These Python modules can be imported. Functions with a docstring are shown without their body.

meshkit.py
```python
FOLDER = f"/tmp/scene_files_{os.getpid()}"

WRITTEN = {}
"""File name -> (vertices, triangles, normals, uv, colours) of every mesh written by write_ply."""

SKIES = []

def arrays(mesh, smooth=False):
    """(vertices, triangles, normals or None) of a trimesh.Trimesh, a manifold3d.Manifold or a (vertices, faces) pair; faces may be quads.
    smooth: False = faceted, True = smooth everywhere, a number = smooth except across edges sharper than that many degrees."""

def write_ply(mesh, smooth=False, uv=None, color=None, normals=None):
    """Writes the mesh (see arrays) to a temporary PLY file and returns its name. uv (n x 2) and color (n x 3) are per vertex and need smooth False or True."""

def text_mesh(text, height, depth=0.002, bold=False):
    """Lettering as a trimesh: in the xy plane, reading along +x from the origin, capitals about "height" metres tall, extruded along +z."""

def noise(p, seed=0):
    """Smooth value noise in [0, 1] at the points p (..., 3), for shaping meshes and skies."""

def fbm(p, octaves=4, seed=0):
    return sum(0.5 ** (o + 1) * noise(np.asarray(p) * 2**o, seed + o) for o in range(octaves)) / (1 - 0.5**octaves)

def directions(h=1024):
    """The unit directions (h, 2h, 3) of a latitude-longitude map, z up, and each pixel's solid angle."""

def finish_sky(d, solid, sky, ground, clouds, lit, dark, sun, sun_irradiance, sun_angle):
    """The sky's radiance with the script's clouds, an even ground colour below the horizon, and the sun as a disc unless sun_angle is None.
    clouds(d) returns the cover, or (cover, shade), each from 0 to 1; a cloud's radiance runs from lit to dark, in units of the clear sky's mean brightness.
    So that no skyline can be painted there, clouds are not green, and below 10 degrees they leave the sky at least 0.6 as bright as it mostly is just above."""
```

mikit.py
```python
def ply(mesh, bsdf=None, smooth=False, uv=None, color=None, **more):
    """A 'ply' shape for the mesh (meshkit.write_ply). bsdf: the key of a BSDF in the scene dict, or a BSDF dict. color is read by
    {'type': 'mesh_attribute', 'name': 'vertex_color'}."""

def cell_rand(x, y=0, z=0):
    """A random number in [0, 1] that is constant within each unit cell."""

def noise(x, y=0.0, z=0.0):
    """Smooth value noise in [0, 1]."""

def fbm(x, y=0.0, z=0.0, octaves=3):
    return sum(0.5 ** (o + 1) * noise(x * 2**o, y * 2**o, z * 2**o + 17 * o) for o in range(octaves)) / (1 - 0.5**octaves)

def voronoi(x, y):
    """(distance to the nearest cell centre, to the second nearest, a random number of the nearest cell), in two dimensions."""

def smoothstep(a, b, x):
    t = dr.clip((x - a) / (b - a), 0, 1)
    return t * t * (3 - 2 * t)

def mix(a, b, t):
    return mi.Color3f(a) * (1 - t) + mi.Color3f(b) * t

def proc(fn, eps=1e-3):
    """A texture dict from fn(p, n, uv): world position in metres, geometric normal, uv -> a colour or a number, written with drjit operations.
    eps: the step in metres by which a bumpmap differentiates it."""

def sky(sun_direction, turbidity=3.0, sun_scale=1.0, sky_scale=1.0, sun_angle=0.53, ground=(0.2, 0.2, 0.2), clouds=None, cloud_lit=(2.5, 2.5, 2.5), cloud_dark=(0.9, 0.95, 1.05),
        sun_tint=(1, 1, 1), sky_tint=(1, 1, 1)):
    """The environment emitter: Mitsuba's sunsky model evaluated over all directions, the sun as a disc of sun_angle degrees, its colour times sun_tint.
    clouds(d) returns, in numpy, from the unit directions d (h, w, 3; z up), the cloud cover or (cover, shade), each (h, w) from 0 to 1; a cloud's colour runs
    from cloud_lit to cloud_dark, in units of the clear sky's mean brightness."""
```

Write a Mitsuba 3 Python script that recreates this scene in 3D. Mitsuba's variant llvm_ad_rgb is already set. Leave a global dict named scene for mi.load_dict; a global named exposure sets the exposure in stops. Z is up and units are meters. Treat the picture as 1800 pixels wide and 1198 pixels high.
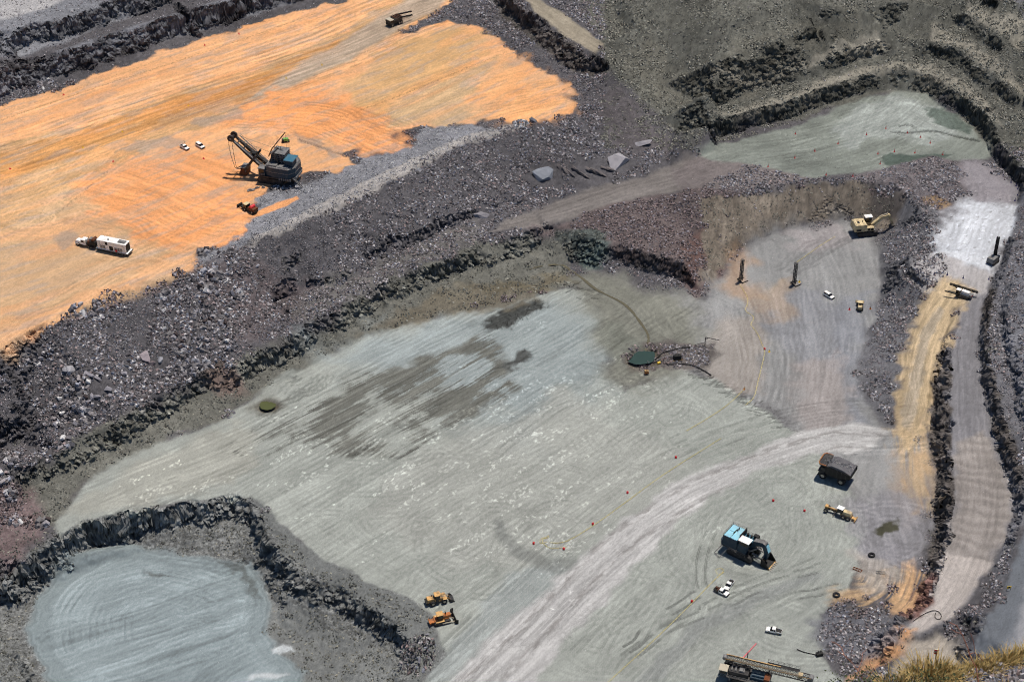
import math, random
import numpy as np, trimesh, mitsuba as mi, mikit, meshkit
from scipy.interpolate import LinearNDInterpolator, RegularGridInterpolator
from scipy.spatial import cKDTree
T = mi.ScalarTransform4f
R = np.random.default_rng(7)
random.seed(7)
scene, labels = {}, {}

# ------------------------------------------------------------------ camera, sky, exposure
CAM_H, PITCH, F = 410.0, math.radians(36.0), 3000.0      # lookout height above the pit floor; focal length for an 1800 px wide frame
FWD = np.array([0, math.cos(PITCH), -math.sin(PITCH)]); UP = np.array([0, math.sin(PITCH), math.cos(PITCH)]); RT = np.array([1.0, 0, 0])
EYE = np.array([0, 0, CAM_H])
scene['camera'] = {'type': 'perspective', 'fov': 2 * math.degrees(math.atan(900 / F)), 'fov_axis': 'x', 'near_clip': 1.0, 'far_clip': 20000.0,
                   'to_world': T().look_at(origin=EYE.tolist(), target=(EYE + FWD * 100).tolist(), up=[0, 0, 1])}
SUN = (0.18, 0.22, 0.96)
scene['sky'] = mikit.sky(SUN, turbidity=2.5, sky_scale=0.62, sun_tint=(.93, 1.0, 1.13))
exposure = 1.5

# ------------------------------------------------------------------ survey helpers
def ray(u, v):
    d = FWD + (np.asarray(u, float)[..., None] - 900) / F * RT - (np.asarray(v, float)[..., None] - 599) / F * UP
    return d
def at_z(u, v, z):
    d = ray(u, v); t = (np.asarray(z) - CAM_H) / d[..., 2]
    return EYE + d * np.asarray(t)[..., None]
def P(s):
    return np.array([[float(a) for a in p.split(',')] for p in s.split()])

def vnoise(x, y, seed=0):
    xi, yi = np.floor(x).astype(np.int64), np.floor(y).astype(np.int64)
    tx, ty = (x - xi), (y - yi)
    tx = tx * tx * (3 - 2 * tx); ty = ty * ty * (3 - 2 * ty)
    def h(a, b):
        k = (a * 374761393 + b * 668265263 + seed * 974634599) & 0xFFFFFFFF
        k = ((k ^ (k >> 13)) * 1274126177) & 0xFFFFFFFF
        return ((k ^ (k >> 16)) & 0xFFFFFF) / 16777215.0
    a, b, c, d = h(xi, yi), h(xi + 1, yi), h(xi, yi + 1), h(xi + 1, yi + 1)
    return (a * (1 - tx) + b * tx) * (1 - ty) + (c * (1 - tx) + d * tx) * ty
def fbm2(x, y, o=4, seed=0):
    return sum(0.5 ** (i + 1) * vnoise(x * 2 ** i + 31 * i, y * 2 ** i - 17 * i, seed + i) for i in range(o)) / (1 - 0.5 ** o)
def sstep(a, b, x):
    t = np.clip((x - a) / (b - a), 0, 1); return t * t * (3 - 2 * t)

# ------------------------------------------------------------------ levels of the pit: break lines (start level, end level, surveyed line)
B = 28.0
LINES = [
 # upper left walls above the orange bench
 (B+.5, B+.5, "-200,255 0,185 30,173 70,163 100,153 165,133 200,121 260,103 300,88 335,73 400,53 445,38 495,23 545,12 600,0 700,-35 800,-70"),
 (B+2, B+2, "-200,240 0,168 40,154 90,142 130,130 200,107 240,92 300,67 330,57 400,37 440,22 500,8 600,-25 700,-55"),
 (B+12, B+12, "-200,200 0,128 25,110 60,94 110,90 140,84 170,70 200,58 250,45 290,32 330,24 350,14 390,4 440,-12 520,-40 600,-70"),
 (B+12.5, B+12.5, "-200,170 0,99 40,83 80,73 120,63 160,56 200,39 250,23 280,10 310,-2 400,-40 500,-80"),
 (B+21, B+21, "-200,145 0,70 20,57 50,42 90,37 130,30 150,19 190,7 230,-8 330,-50 430,-90"),
 (B+22, B+22, "-200,60 0,-30 100,-80 200,-120"),
 # edge of the orange bench over the rubble slope
 (B, B, "-200,720 -60,645 0,612 60,575 130,540 200,510 270,490 330,478 360,458 400,440 440,422 520,392 600,360 640,337 700,310 760,276 800,256 850,236 900,225 950,217 990,200 1012,188 1032,168"),
 # rubble to the right of the bench, crag and berm above it
 (B, B, "850,-40 800,2 740,32 690,60 740,50 790,40 840,48 870,64 895,87 940,114 1000,150 1032,168"),
 (B+5, B+2.5, "860,-30 872,8 930,52 955,82 995,114 1020,126 1062,128"),
 (B+13, B+10, "885,-20 905,2 945,27 970,47 1000,72 1022,85 1045,95 1066,103"),
 (B+13.5, B+10.5, "925,-20 952,2 987,22 1024,48 1062,78"),
 (B+7, 15.5, "1067,113 1090,140 1130,180 1170,215 1205,246"),
 (44.5, 44.5, "1080,-60 1100,-40"), (42.4, 42.4, "1100,0 1090,10"), (47.4, 51.0, "1200,0 1300,0 1400,0"), (38.5, 39.5, "1150,60 1180,55"), (28.5, 25.5, "1140,130 1165,150"),
 (53.2, 60.4, "1100,-100 1300,-120 1500,-120 1700,-120 1950,-120"),
 # benches of the upper right wall
 (15.5, 15.5, "1210,243 1243,245 1300,232 1333,219 1387,209 1433,189 1483,175 1517,165 1560,158 1630,162 1647,182 1693,203 1720,225 1733,248"),
 (23.6, 23.6, "1205,231 1230,223 1283,207 1333,190 1387,177 1433,158 1483,143 1510,132 1553,120 1600,123 1643,133 1667,150 1700,173 1727,200 1750,225"),
 (25.8, 25.8, "1233,184 1267,184 1310,165 1360,149 1400,145 1450,129 1500,109 1530,99 1560,98 1600,100 1637,102 1667,109 1700,135 1730,162 1753,166 1775,190"),
 (32.3, 31.6, "1233,167 1267,157 1310,137 1333,130 1373,123 1413,110 1457,97 1500,87 1547,73"), (32.3, 32.3, "1633,73 1667,80 1700,97 1733,123 1760,140 1800,170 1900,240"),
 (30.1, 30.1, "1590,70 1600,60"),
 (38.0, 38.8, "1247,126 1263,129 1283,119 1317,111 1360,94 1393,88 1420,68 1457,51"), (43.1, 43.1, "1250,107 1287,97 1327,80 1357,78 1387,65 1433,48 1460,40"),
 (39, 37, "1078,8 1090,34 1100,62"), (44, 42, "1098,-4 1110,20 1122,48"), (47.5, 48, "1288,52 1325,39 1368,26"), (50.5, 51, "1284,39 1320,24 1366,9"), (44.5, 45.2, "1500,20 1560,5"), (35.9, 35.9, "1560,50 1570,40"),
 (35.2, 34.4, "1627,14 1667,31 1693,51 1720,78 1750,91 1773,98 1850,130"), (40.9, 40.9, "1600,2 1627,6 1657,12 1680,20 1710,30 1733,50 1767,73 1790,87 1850,110"),
 (43.8, 43.8, "1725,2 1750,18 1800,16 1850,25"), (48.8, 48.8, "1735,-10 1760,2 1800,0 1850,5"),
 # right wall, upper part
 (15, 15, "1740,262 1775,310 1795,330"), (21.5, 22.9, "1752,240 1765,262 1785,285 1810,310"), (30.1, 25.8, "1790,150 1800,200 1830,260"), (33.0, 35.9, "1900,280 1950,330"),
 # pad of the upper right, path and white drill pad
 (15, 15, "1310,290 1340,293 1400,304 1440,309 1480,304 1530,299"), (15, 15, "1260,262 1330,240 1400,225 1500,190 1600,180 1680,230 1715,265"),
 (15, 12.5, "1700,285 1730,330 1740,370 1740,420 1735,480"),
 (18, 17, "1600,288 1640,292 1670,310"), (15, 14, "1550,290 1620,274 1680,270 1700,295 1720,330 1700,355 1665,370"),
 # wall round the yellow excavator
 (15, 14.5, "1235,350 1265,345 1300,340 1330,326 1400,322 1480,318 1540,320 1580,325 1602,345 1640,400 1652,442"),
 (6, 4, "1250,440 1300,412 1330,398 1400,382 1450,375"), (1.5, 1.5, "1225,520 1255,495 1290,445 1330,420 1400,398 1450,388 1490,387 1540,402 1556,410"),
 (4, 6, "1560,385 1575,395 1590,400"), (14, 13, "1590,470 1600,450 1652,442"),
 (1.5, .8, "1556,412 1542,440 1550,500 1545,560 1520,600 1510,660 1535,720 1568,744"),
 (12.5, 10, "1585,478 1600,492 1622,512 1640,500"), (5, 5, "1583,490 1597,508 1616,522"),
 (10, 1.5, "1640,500 1615,540 1595,600 1580,680 1570,740"),
 # ramp and strip on the right
 (11, 1.2, "1690,522 1670,560 1652,620 1634,680 1624,740 1610,790"), (11.5, 11, "1700,500 1690,522 1668,600"),
 (11.5, 10, "1715,540 1692,560 1672,620 1668,700 1665,800 1672,860 1666,950 1652,1020 1640,1055 1606,1092 1586,1108"),
 (3, 1, "1655,640 1645,700 1640,800 1652,870 1645,950 1634,1020 1615,1065 1590,1088"),
 (12.5, 11, "1795,335 1772,420 1757,470 1742,500 1727,540 1722,600 1727,650 1742,720 1757,780 1780,850 1786,890 1766,950 1740,990 1728,1012 1712,1040 1690,1066 1662,1092 1612,1112"),
 (19.5, 18, "1782,420 1765,485 1738.5,535 1734.5,595 1738.5,645 1756,715 1774,780 1792,832 1800,865"),
 (20.3, 19.5, "1770,500 1757,540 1764,590 1775,640 1788,700 1802,760"), (25, 24, "1785,495 1771,535 1778,585 1789,635 1802,695 1815,755"), (27, 28, "1850,450 1880,600 1900,800"),
 (17, 15, "1803,890 1790,930 1780,985 1766,1030 1755,1058 1735,1080 1716,1105"), (17, 14, "1900,950 1850,1050 1800,1100 1770,1150 1740,1198 1700,1260"),
 (9, 8, "1575,1120 1600,1125 1640,1125 1680,1112 1700,1120"), (6, 6, "1560,1180 1620,1198 1700,1190"), (1, 1, "1535,1110 1520,1160 1500,1198 1480,1260"),
 # ways between the orange bench and the pit floor
 (12, 15, "885,385 960,362 1050,335 1120,315 1190,290 1245,268"), (12, 15, "905,405 1000,385 1100,352 1200,330 1262,312 1310,290"),
 (15.5, 16, "480,513 520,480 560,470 600,460 640,445 680,425 720,405 760,390 800,375 840,352 880,335"),
 (10, 12.5, "485,532 520,517 560,502 600,499 640,479 665,461 700,441 740,421 775,406 810,391 850,376 885,357"),
 (12, 12, "-100,800 0,745 40,730 66,733"), (4, 5, "0,785 50,776 70,748"),
 (8, 12, "15,833 40,813 80,799 120,783 160,760 200,741 240,720 280,700 310,680 330,665 360,652 410,634 460,618 500,600 530,580 560,556 590,543 620,530 660,508 700,488 740,468 790,453 810,440 850,425 880,418 920,405"),
 (1.5, 5, "40,862 70,852 110,837 150,812 190,792 230,772 270,742 320,717 350,694 385,686 420,671 460,651 510,626 540,611 590,586 620,571 650,551 680,536 720,521 760,491 800,476 860,466 930,442"),
 (0, .6, "100,920 120,890 150,850 190,820 250,787 320,762 380,740 430,702 480,672 540,643 600,613 640,593 700,573 760,561 870,540 960,520"),
 (10, 11.5, "950,402 1000,405 1055,425 1100,430 1150,445 1200,455"), (4, 3.5, "950,440 1000,445 1055,462 1090,462 1150,480 1190,487"),
 (1, 1.5, "940,480 1000,462 1060,480 1130,505 1200,520"),
 # main floor
 (.5, .5, "1000,500 1060,540 1100,580 1120,605"), (0, 0, "600,800 800,700 1000,650 1200,800 1000,1000 900,1100"), (0, 0.3, "1300,600 1400,700 1450,560 1460,470"), (0, 0, "1350,850 1400,1000 1300,1150 1200,1198 1100,1300"), (1, 1.5, "1560,800 1600,900 1580,1000 1560,1050"),
 # lower pit
 (0, 0, "-60,1060 25,1000 60,966 100,941 150,917 200,906 250,896 300,890 350,880 400,872 440,872 462,886 482,914 510,950 560,977 620,1010 660,1030 720,1052 757,1086 772,1112 782,1150 745,1198 700,1260"),
 (-.8, -.5, "440,884 470,925 493,968 522,996 562,1014 610,1034 640,1055 655,1080 692,1106 722,1126 735,1160 690,1198"),
 (-8, -7, "-40,1090 40,1020 75,1000 110,980 160,946 210,935 260,926 310,920 360,915 400,912 435,922 462,954 497,1004 518,1044 570,1070 620,1080 648,1112 688,1128 705,1160 650,1198"),
 (-12, -12, "-20,1130 60,1050 100,1000 160,962 230,955 300,968 370,975 440,992 470,1020 482,1060 500,1100 560,1130 600,1198"),
 (-12, -12, "45,1100 60,1150 90,1198 200,1260 400,1270"), (-11, -9, "640,1150 620,1198"), (-4, -4, "0,1150 20,1165 45,1198 60,1240"), (-11, -11, "20,1120 40,1160 70,1198"), (0, 0, "-150,1150 -100,1250"),
 (2, 2, "0,900 40,880"), (1, 1, "-100,960 0,980"),
 # outside the frame
 (B, B, "-200,500 -200,350"), (0, 0, "800,1350 1200,1350"), (-3, -3, "300,1400 0,1400"), (14, 14, "1900,1300 1800,1400"), (38, 40, "1950,500 1950,900"),
]
pts = []
for z0, z1, s in LINES:
    p = P(s); q = at_z(p[:, 0], p[:, 1], np.linspace(z0, z1, len(p)))
    for a, b in zip(q[:-1], q[1:]):
        n = max(1, int(np.linalg.norm(b - a) / 3.0))
        pts.append(a + (b - a) * np.linspace(0, 1, n, endpoint=False)[:, None])
    pts.append(q[-1:])
pts = np.vstack(pts)
for x, y, z in ((-330, 330, 0), (330, 330, 14), (-460, 1000, 58), (460, 1000, 70), (0, 1000, 66), (0, 330, 0), (-420, 700, B), (430, 700, 45)):
    pts = np.vstack([pts, [[x, y, z]]])
TIN = LinearNDInterpolator(pts[:, :2], pts[:, 2], fill_value=30.0)
# regular 1 m survey grid of the levels
gx, gy = np.arange(-480, 481, 1.0), np.arange(320, 1011, 1.0)
GX, GY = np.meshgrid(gx, gy, indexing='ij')
wx = (fbm2(GX / 11, GY / 11, 3, 11) - .5) * 6 + (fbm2(GX / 3.5, GY / 3.5, 2, 15) - .5) * 2.6
wy = (fbm2(GX / 11, GY / 11, 3, 21) - .5) * 6 + (fbm2(GX / 3.5, GY / 3.5, 2, 25) - .5) * 2.6
calm = (1 - .6 * sstep(0, 6, GX - 160 - .16 * (GY - 430)) * sstep(620, 590, GY)) * 1 - .75 * sstep(20, 60, GX) * sstep(530, 570, GY)
G0 = TIN(GX, GY); G1 = TIN(GX + wx * calm, GY + wy * calm)
BASE = RegularGridInterpolator((gx, gy), G0, bounds_error=False, fill_value=30.0)
def on_ground(u, v, H=None):
    """The points of the terrain met by the sight lines (u, v)."""
    H = H or BASE; u, v = np.atleast_1d(u).astype(float), np.atleast_1d(v).astype(float)
    d = ray(u, v); out = np.zeros((len(u), 3))
    zs = np.linspace(95, -16, 900)
    for i in range(len(u)):
        p = EYE + d[i] * ((zs - CAM_H) / d[i, 2])[:, None]
        h = H(p[:, :2]); k = np.nonzero(p[:, 2] <= h)[0]; k = k[0] if len(k) else len(zs) - 1
        k0 = max(k - 1, 0); a, b = p[k0, 2] - h[k0], p[k, 2] - h[k]
        w = 0 if a == b else np.clip(a / (a - b), 0, 1)
        out[i] = p[k0] * (1 - w) + p[k] * w
    return out
def W(s):
    p = P(s); return on_ground(p[:, 0], p[:, 1])

# ------------------------------------------------------------------ terrain sheet
NX, NY = 1130, 1010
r = np.linspace(0, 1, NY); ys = 346 + (960 - 346) * (0.70 * r + 0.30 * r * r)
c = np.linspace(-1, 1, NX)
VX = c[None, :] * (173 + (ys[:, None] - 346) * 0.25); VY = np.repeat(ys[:, None], NX, 1)
X, Y = VX.ravel(), VY.ravel()
WARPED = RegularGridInterpolator((gx, gy), G1, bounds_error=False, fill_value=30.0)
XY = np.stack([X, Y], 1)
Z = WARPED(XY)
e = 1.2
SLX = (WARPED(XY + [e, 0]) - WARPED(XY - [e, 0])) / (2 * e); SLY = (WARPED(XY + [0, e]) - WARPED(XY - [0, e])) / (2 * e)
SLOPE = np.hypot(SLX, SLY)
MASSIF = sstep(1040, 1080, 900 + F * X / (Y * FWD[1] + (Z - CAM_H) * FWD[2])) * sstep(535, 560, Y)   # the taller upper right walls
CRAG = sstep(.8, 1.25, SLOPE - .35 * MASSIF); CRAGGY = sstep(.68, 1.05, SLOPE - .22 * MASSIF)
Z0 = Z.copy()

class Zone:
    """A closed outline on the ground: w() is how far inside (0..1) every vertex is, with an uneven edge."""
    def __init__(s, outline, soft=2.0, rough=4.0, scale=9.0, seed=0):
        p = W(outline)[:, :2]; m = soft + rough + 3
        lo, hi = p.min(0) - m, p.max(0) + m
        s.i = np.nonzero((X > lo[0]) & (X < hi[0]) & (Y > lo[1]) & (Y < hi[1]))[0]
        x, y = X[s.i], Y[s.i]
        if rough:
            nx = (fbm2(x / scale, y / scale, 4, 40 + seed) - .5) * 2 * rough; ny = (fbm2(x / scale, y / scale, 4, 60 + seed) - .5) * 2 * rough
            x, y = x + nx, y + ny
        d = np.full(len(x), 1e9); ins = np.zeros(len(x), bool)
        for a, b in zip(p, np.roll(p, -1, 0)):
            ab = b - a; t = np.clip(((x - a[0]) * ab[0] + (y - a[1]) * ab[1]) / (ab @ ab + 1e-9), 0, 1)
            d = np.minimum(d, (x - a[0] - t * ab[0]) ** 2 + (y - a[1] - t * ab[1]) ** 2)
            if a[1] != b[1]:
                ins ^= ((a[1] > y) != (b[1] > y)) & (x < (b[0] - a[0]) * (y - a[1]) / (b[1] - a[1]) + a[0])
        s.d = np.where(ins, np.sqrt(d), -np.sqrt(d)); s.w = sstep(-soft, soft, s.d)
        keep = s.w > 0; s.i, s.d, s.w = s.i[keep], s.d[keep], s.w[keep]
        s.x, s.y = X[s.i], Y[s.i]
class Guide:
    """Coordinates along and across a line on the ground, for tracks that follow it."""
    def __init__(s, line):
        p = W(line)[:, :2]; q = []
        for a, b in zip(p[:-1], p[1:]):
            n = max(2, int(np.linalg.norm(b - a))); q.append(a + (b - a) * np.linspace(0, 1, n, endpoint=False)[:, None])
        q = np.vstack(q + [p[-1:]])
        k = np.hanning(31)[1:-1]; k /= k.sum(); pad = np.vstack([q[:1] + (q[:1] - q[1:2]) * np.arange(14, 0, -1)[:, None], q, q[-1:] + (q[-1:] - q[-2:-1]) * np.arange(1, 15)[:, None]])
        s.q = np.stack([np.convolve(pad[:, j], k, 'valid') for j in (0, 1)], 1)
        s.t = np.gradient(s.q, axis=0); s.t /= np.linalg.norm(s.t, axis=1, keepdims=True)
        s.l = np.r_[0, np.cumsum(np.linalg.norm(np.diff(s.q, axis=0), axis=1))]; s.tree = cKDTree(s.q)
    def __call__(s, x, y):
        _, i = s.tree.query(np.stack([x, y], 1)); dx, dy = x - s.q[i, 0], y - s.q[i, 1]; t = s.t[i]
        return s.l[i] + dx * t[:, 0] + dy * t[:, 1], dx * -t[:, 1] + dy * t[:, 0]
def line_dir(a, b):
    p = W(a + ' ' + b)[:, :2]; d = (p[1] - p[0]) / np.linalg.norm(p[1] - p[0])
    return lambda x, y: (x * d[0] + y * d[1], -x * d[1] + y * d[0])
def streaks(sd, fine=.9, long=28, seed=0, wob=1.0):
    """Graded surface: long thin marks along a direction; about -1..1."""
    s, d = sd; d = d + (fbm2(s / 35, d / 20, 2, seed + 5) - .5) * 6 * wob
    a = fbm2(s / long, d / fine, 2, seed) - .5; b = fbm2(s / (long * 2.5), d / (fine * 4), 3, seed + 9) - .5
    return (a * 1.5 + b * 1.7)

def lin(rgb):
    c = np.asarray(rgb, float) / 255; return np.where(c <= .04045, c / 12.92, ((c + .055) / 1.055) ** 2.4)
ALB = 0.74
def alb(rgb): return lin(rgb) * ALB
COL = np.empty((len(X), 3)); PIECE = np.zeros(len(X), int); BUMP = np.zeros(len(X))
patch = fbm2(X / 22, Y / 22, 4, 3)[:, None]; fine = fbm2(X / 1.6, Y / 1.6, 3, 4)[:, None]; mid = fbm2(X / 6, Y / 6, 3, 5)[:, None]
COL[:] = alb((100, 99, 103)) * (.7 + .6 * patch) * (.7 + .6 * fine)  # default ground tone, darkened to stand in for shade between the rocks
NAMES = ['ground']
def paint(zone, rgb, var=.12, grain=.25, st=None, st_amp=.25, hgt=.0, piece=None, w=None, tint=None, strength=1.0):
    i = zone.i; w = (zone.w if w is None else w) * strength
    c = alb(rgb)[None] * (1 + var * 2 * (patch[i] - .5) + var * (mid[i] - .5)) * (1 + grain * (fine[i] - .5))
    if st is not None:
        c = c * np.exp(st_amp * st)[:, None]
        if tint is not None:
            k = sstep(.0, .55, st)[:, None]; c = c * (1 - k) + alb(tint) * k
        BUMP[i] += w * st * hgt
    COL[i] = COL[i] * (1 - w[:, None]) + c * w[:, None]
    if piece:
        if piece not in NAMES: NAMES.append(piece)
        PIECE[i[w > .5]] = NAMES.index(piece)
# ------------------------------------------------------------------ soils and rock, zone by zone
# upper right massif of green grey rock
z = Zone("1062,100 1090,135 1130,175 1205,240 1300,235 1480,190 1560,160 1660,180 1735,250 1800,330 1950,300 1950,-150 1060,-150 1000,-20", 3, 8, 14)
paint(z, (110, 111, 105), .3, .7, streaks(line_dir('1350,20', '1330,150')(z.x, z.y), 1.6, 14, 160), .22, .12, 'rubble_slope')
z = Zone("1075,95 1130,60 1250,110 1330,60 1480,30 1560,60 1500,90 1300,150 1220,190", 3, 12, 14, 3)
paint(z, (124, 123, 114), .3, .6, strength=.6)
for s in ("1215,217 1283,198 1333,180 1400,160 1483,128 1560,108 1640,114 1690,140 1735,180 1765,225 1725,190 1680,158 1610,124 1553,122 1490,142 1390,177 1300,207",
          "1235,152 1310,132 1400,106 1480,72 1545,58 1560,85 1470,100 1380,128 1290,152", "1640,40 1700,70 1760,105 1800,150 1800,165 1740,130 1690,85 1640,72",
          "1700,0 1760,30 1800,30 1800,90 1740,50 1700,25"):
    paint(Zone(s, 1.5, 2.5, 8), (158, 155, 144), .2, .4)
paint(Zone("1740,-60 1800,50 1900,120 1900,-60", 3, 4, 9), (124, 126, 132), .2, .4)
# upper left benches
paint(Zone("-150,120 0,98 160,55 280,10 330,-40 -100,-60", 2, 3), (140, 143, 150), .25, .45)
paint(Zone("-150,230 0,165 300,66 520,5 560,-30 500,-30 350,12 200,56 0,126", 2, 2), (138, 141, 149), .25, .5)
paint(Zone("-150,60 0,36 80,16 160,-20 0,-40", 2, 2), (186, 186, 188), .1, .2)
# orange bench
tan_dir = Guide("-150,330 0,290 150,240 300,185 450,135 600,85 700,40 800,0 900,-50")
orange_main = Zone("-200,255 0,185 100,156 200,122 300,90 400,56 500,24 600,2 700,-35 850,-50 800,0 735,32 690,62 740,50 790,40 850,50 870,72 895,92 940,120 998,152 985,172 1012,186 985,202 940,216 900,212 800,216 720,222 600,270 640,300 560,300 470,330 430,410 330,440 345,475 270,490 200,510 130,540 60,575 0,612 -60,645 -200,720", 1.2, 5, 7)
st = streaks(tan_dir(orange_main.x, orange_main.y), .9, 26, 101)
paint(orange_main, (247, 190, 140), .10, .16, st, .13, .05, 'orange_bench')
z = Zone("-150,300 0,255 150,222 300,168 450,122 600,52 700,0 780,-30 830,-30 760,25 640,95 520,150 420,190 300,240 160,330 60,420 0,470 -150,520", 2, 6, 12)
st = streaks(tan_dir(z.x, z.y), 1.1, 45, 102)
paint(z, (212, 172, 128), .14, .2, st, .3, .08)
z = Zone("-150,330 0,262 130,232 280,178 430,140 590,70 610,84 450,158 330,195 200,250 60,300 -150,420", 2, 4, 10)
paint(z, (214, 160, 104), .12, .2, streaks(tan_dir(z.x, z.y), .8, 40, 103), .34, .1)
z = Zone("430,180 520,150 620,100 690,62 760,22 840,-40 780,-40 700,8 600,74 500,128", 2, 3, 10)
paint(z, (190, 178, 164), .14, .25, streaks(tan_dir(z.x, z.y), .8, 45, 104), .3, .08, 'haul_road', strength=.75)
z = Zone("590,180 640,110 720,70 800,45 850,62 840,110 740,170 650,215 590,225", 4, 9, 12)
paint(z, (218, 180, 130), .12, .18, streaks(tan_dir(z.x, z.y), .7, 22, 105), .2, .05, strength=.8)
z = Zone("660,230 680,180 800,128 880,95 900,115 860,180 840,214 720,222", 3, 7, 10, 2)
paint(z, (214, 182, 142), .1, .18, streaks(line_dir('660,215', '880,105')(z.x, z.y), .8, 25, 106), .2, .05)
z = Zone("60,375 120,330 330,440 345,478 100,560 0,612 -100,640 -100,460", 4, 8, 14, 5)
paint(z, (218, 184, 146), .1, .16, streaks(Guide('-80,560 60,500 180,440 330,440')(z.x, z.y), 1.2, 22, 107), .15, .05, strength=.9)
z = Zone("180,500 340,440 350,478 200,512 100,556 0,612 -60,640 -60,600 60,550", 2, 5, 9, 6)
paint(z, (238, 186, 140), .1, .16, strength=.9)
z = Zone("120,332 200,290 320,262 420,275 420,330 440,395 430,412 330,444 220,410", 5, 10, 6, 7)
paint(z, (252, 180, 124), .07, .12, streaks(Guide('140,300 250,330 350,370 460,425')(z.x, z.y), .8, 20, 108), .2, .06, 'orange_bench')
z = Zone("380,215 480,160 560,150 640,190 722,250 715,262 650,270 560,240", 5, 9, 6, 8)
paint(z, (250, 177, 120), .07, .12, streaks(Guide('400,190 560,200 740,270')(z.x, z.y), .8, 20, 109), .2, .06, 'orange_bench')
z = Zone("820,190 850,130 900,100 995,150 1010,186 985,202 930,212 850,208", 6, 9, 7, 9)
paint(z, (250, 190, 136), .07, .12, streaks(line_dir('820,215', '1000,165')(z.x, z.y), .9, 16, 110), .15, .04, 'orange_bench')
i = np.nonzero(PIECE == NAMES.index('orange_bench'))[0]; s_, d_ = tan_dir(X[i], Y[i])
for sc, col_, k_ in ((1.0, (208, 180, 154), .38), (.45, (182, 170, 162), .42), (1.7, (255, 172, 104), .25)):   # dusty and stony mottling of the bench
    w = sstep(.52, .72, fbm2(s_ / (24 * sc), d_ / (5 * sc), 4, int(150 + sc * 10)))[:, None] * k_; COL[i] = COL[i] * (1 - w) + alb(col_) * (.85 + .3 * fine[i]) * w
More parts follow.
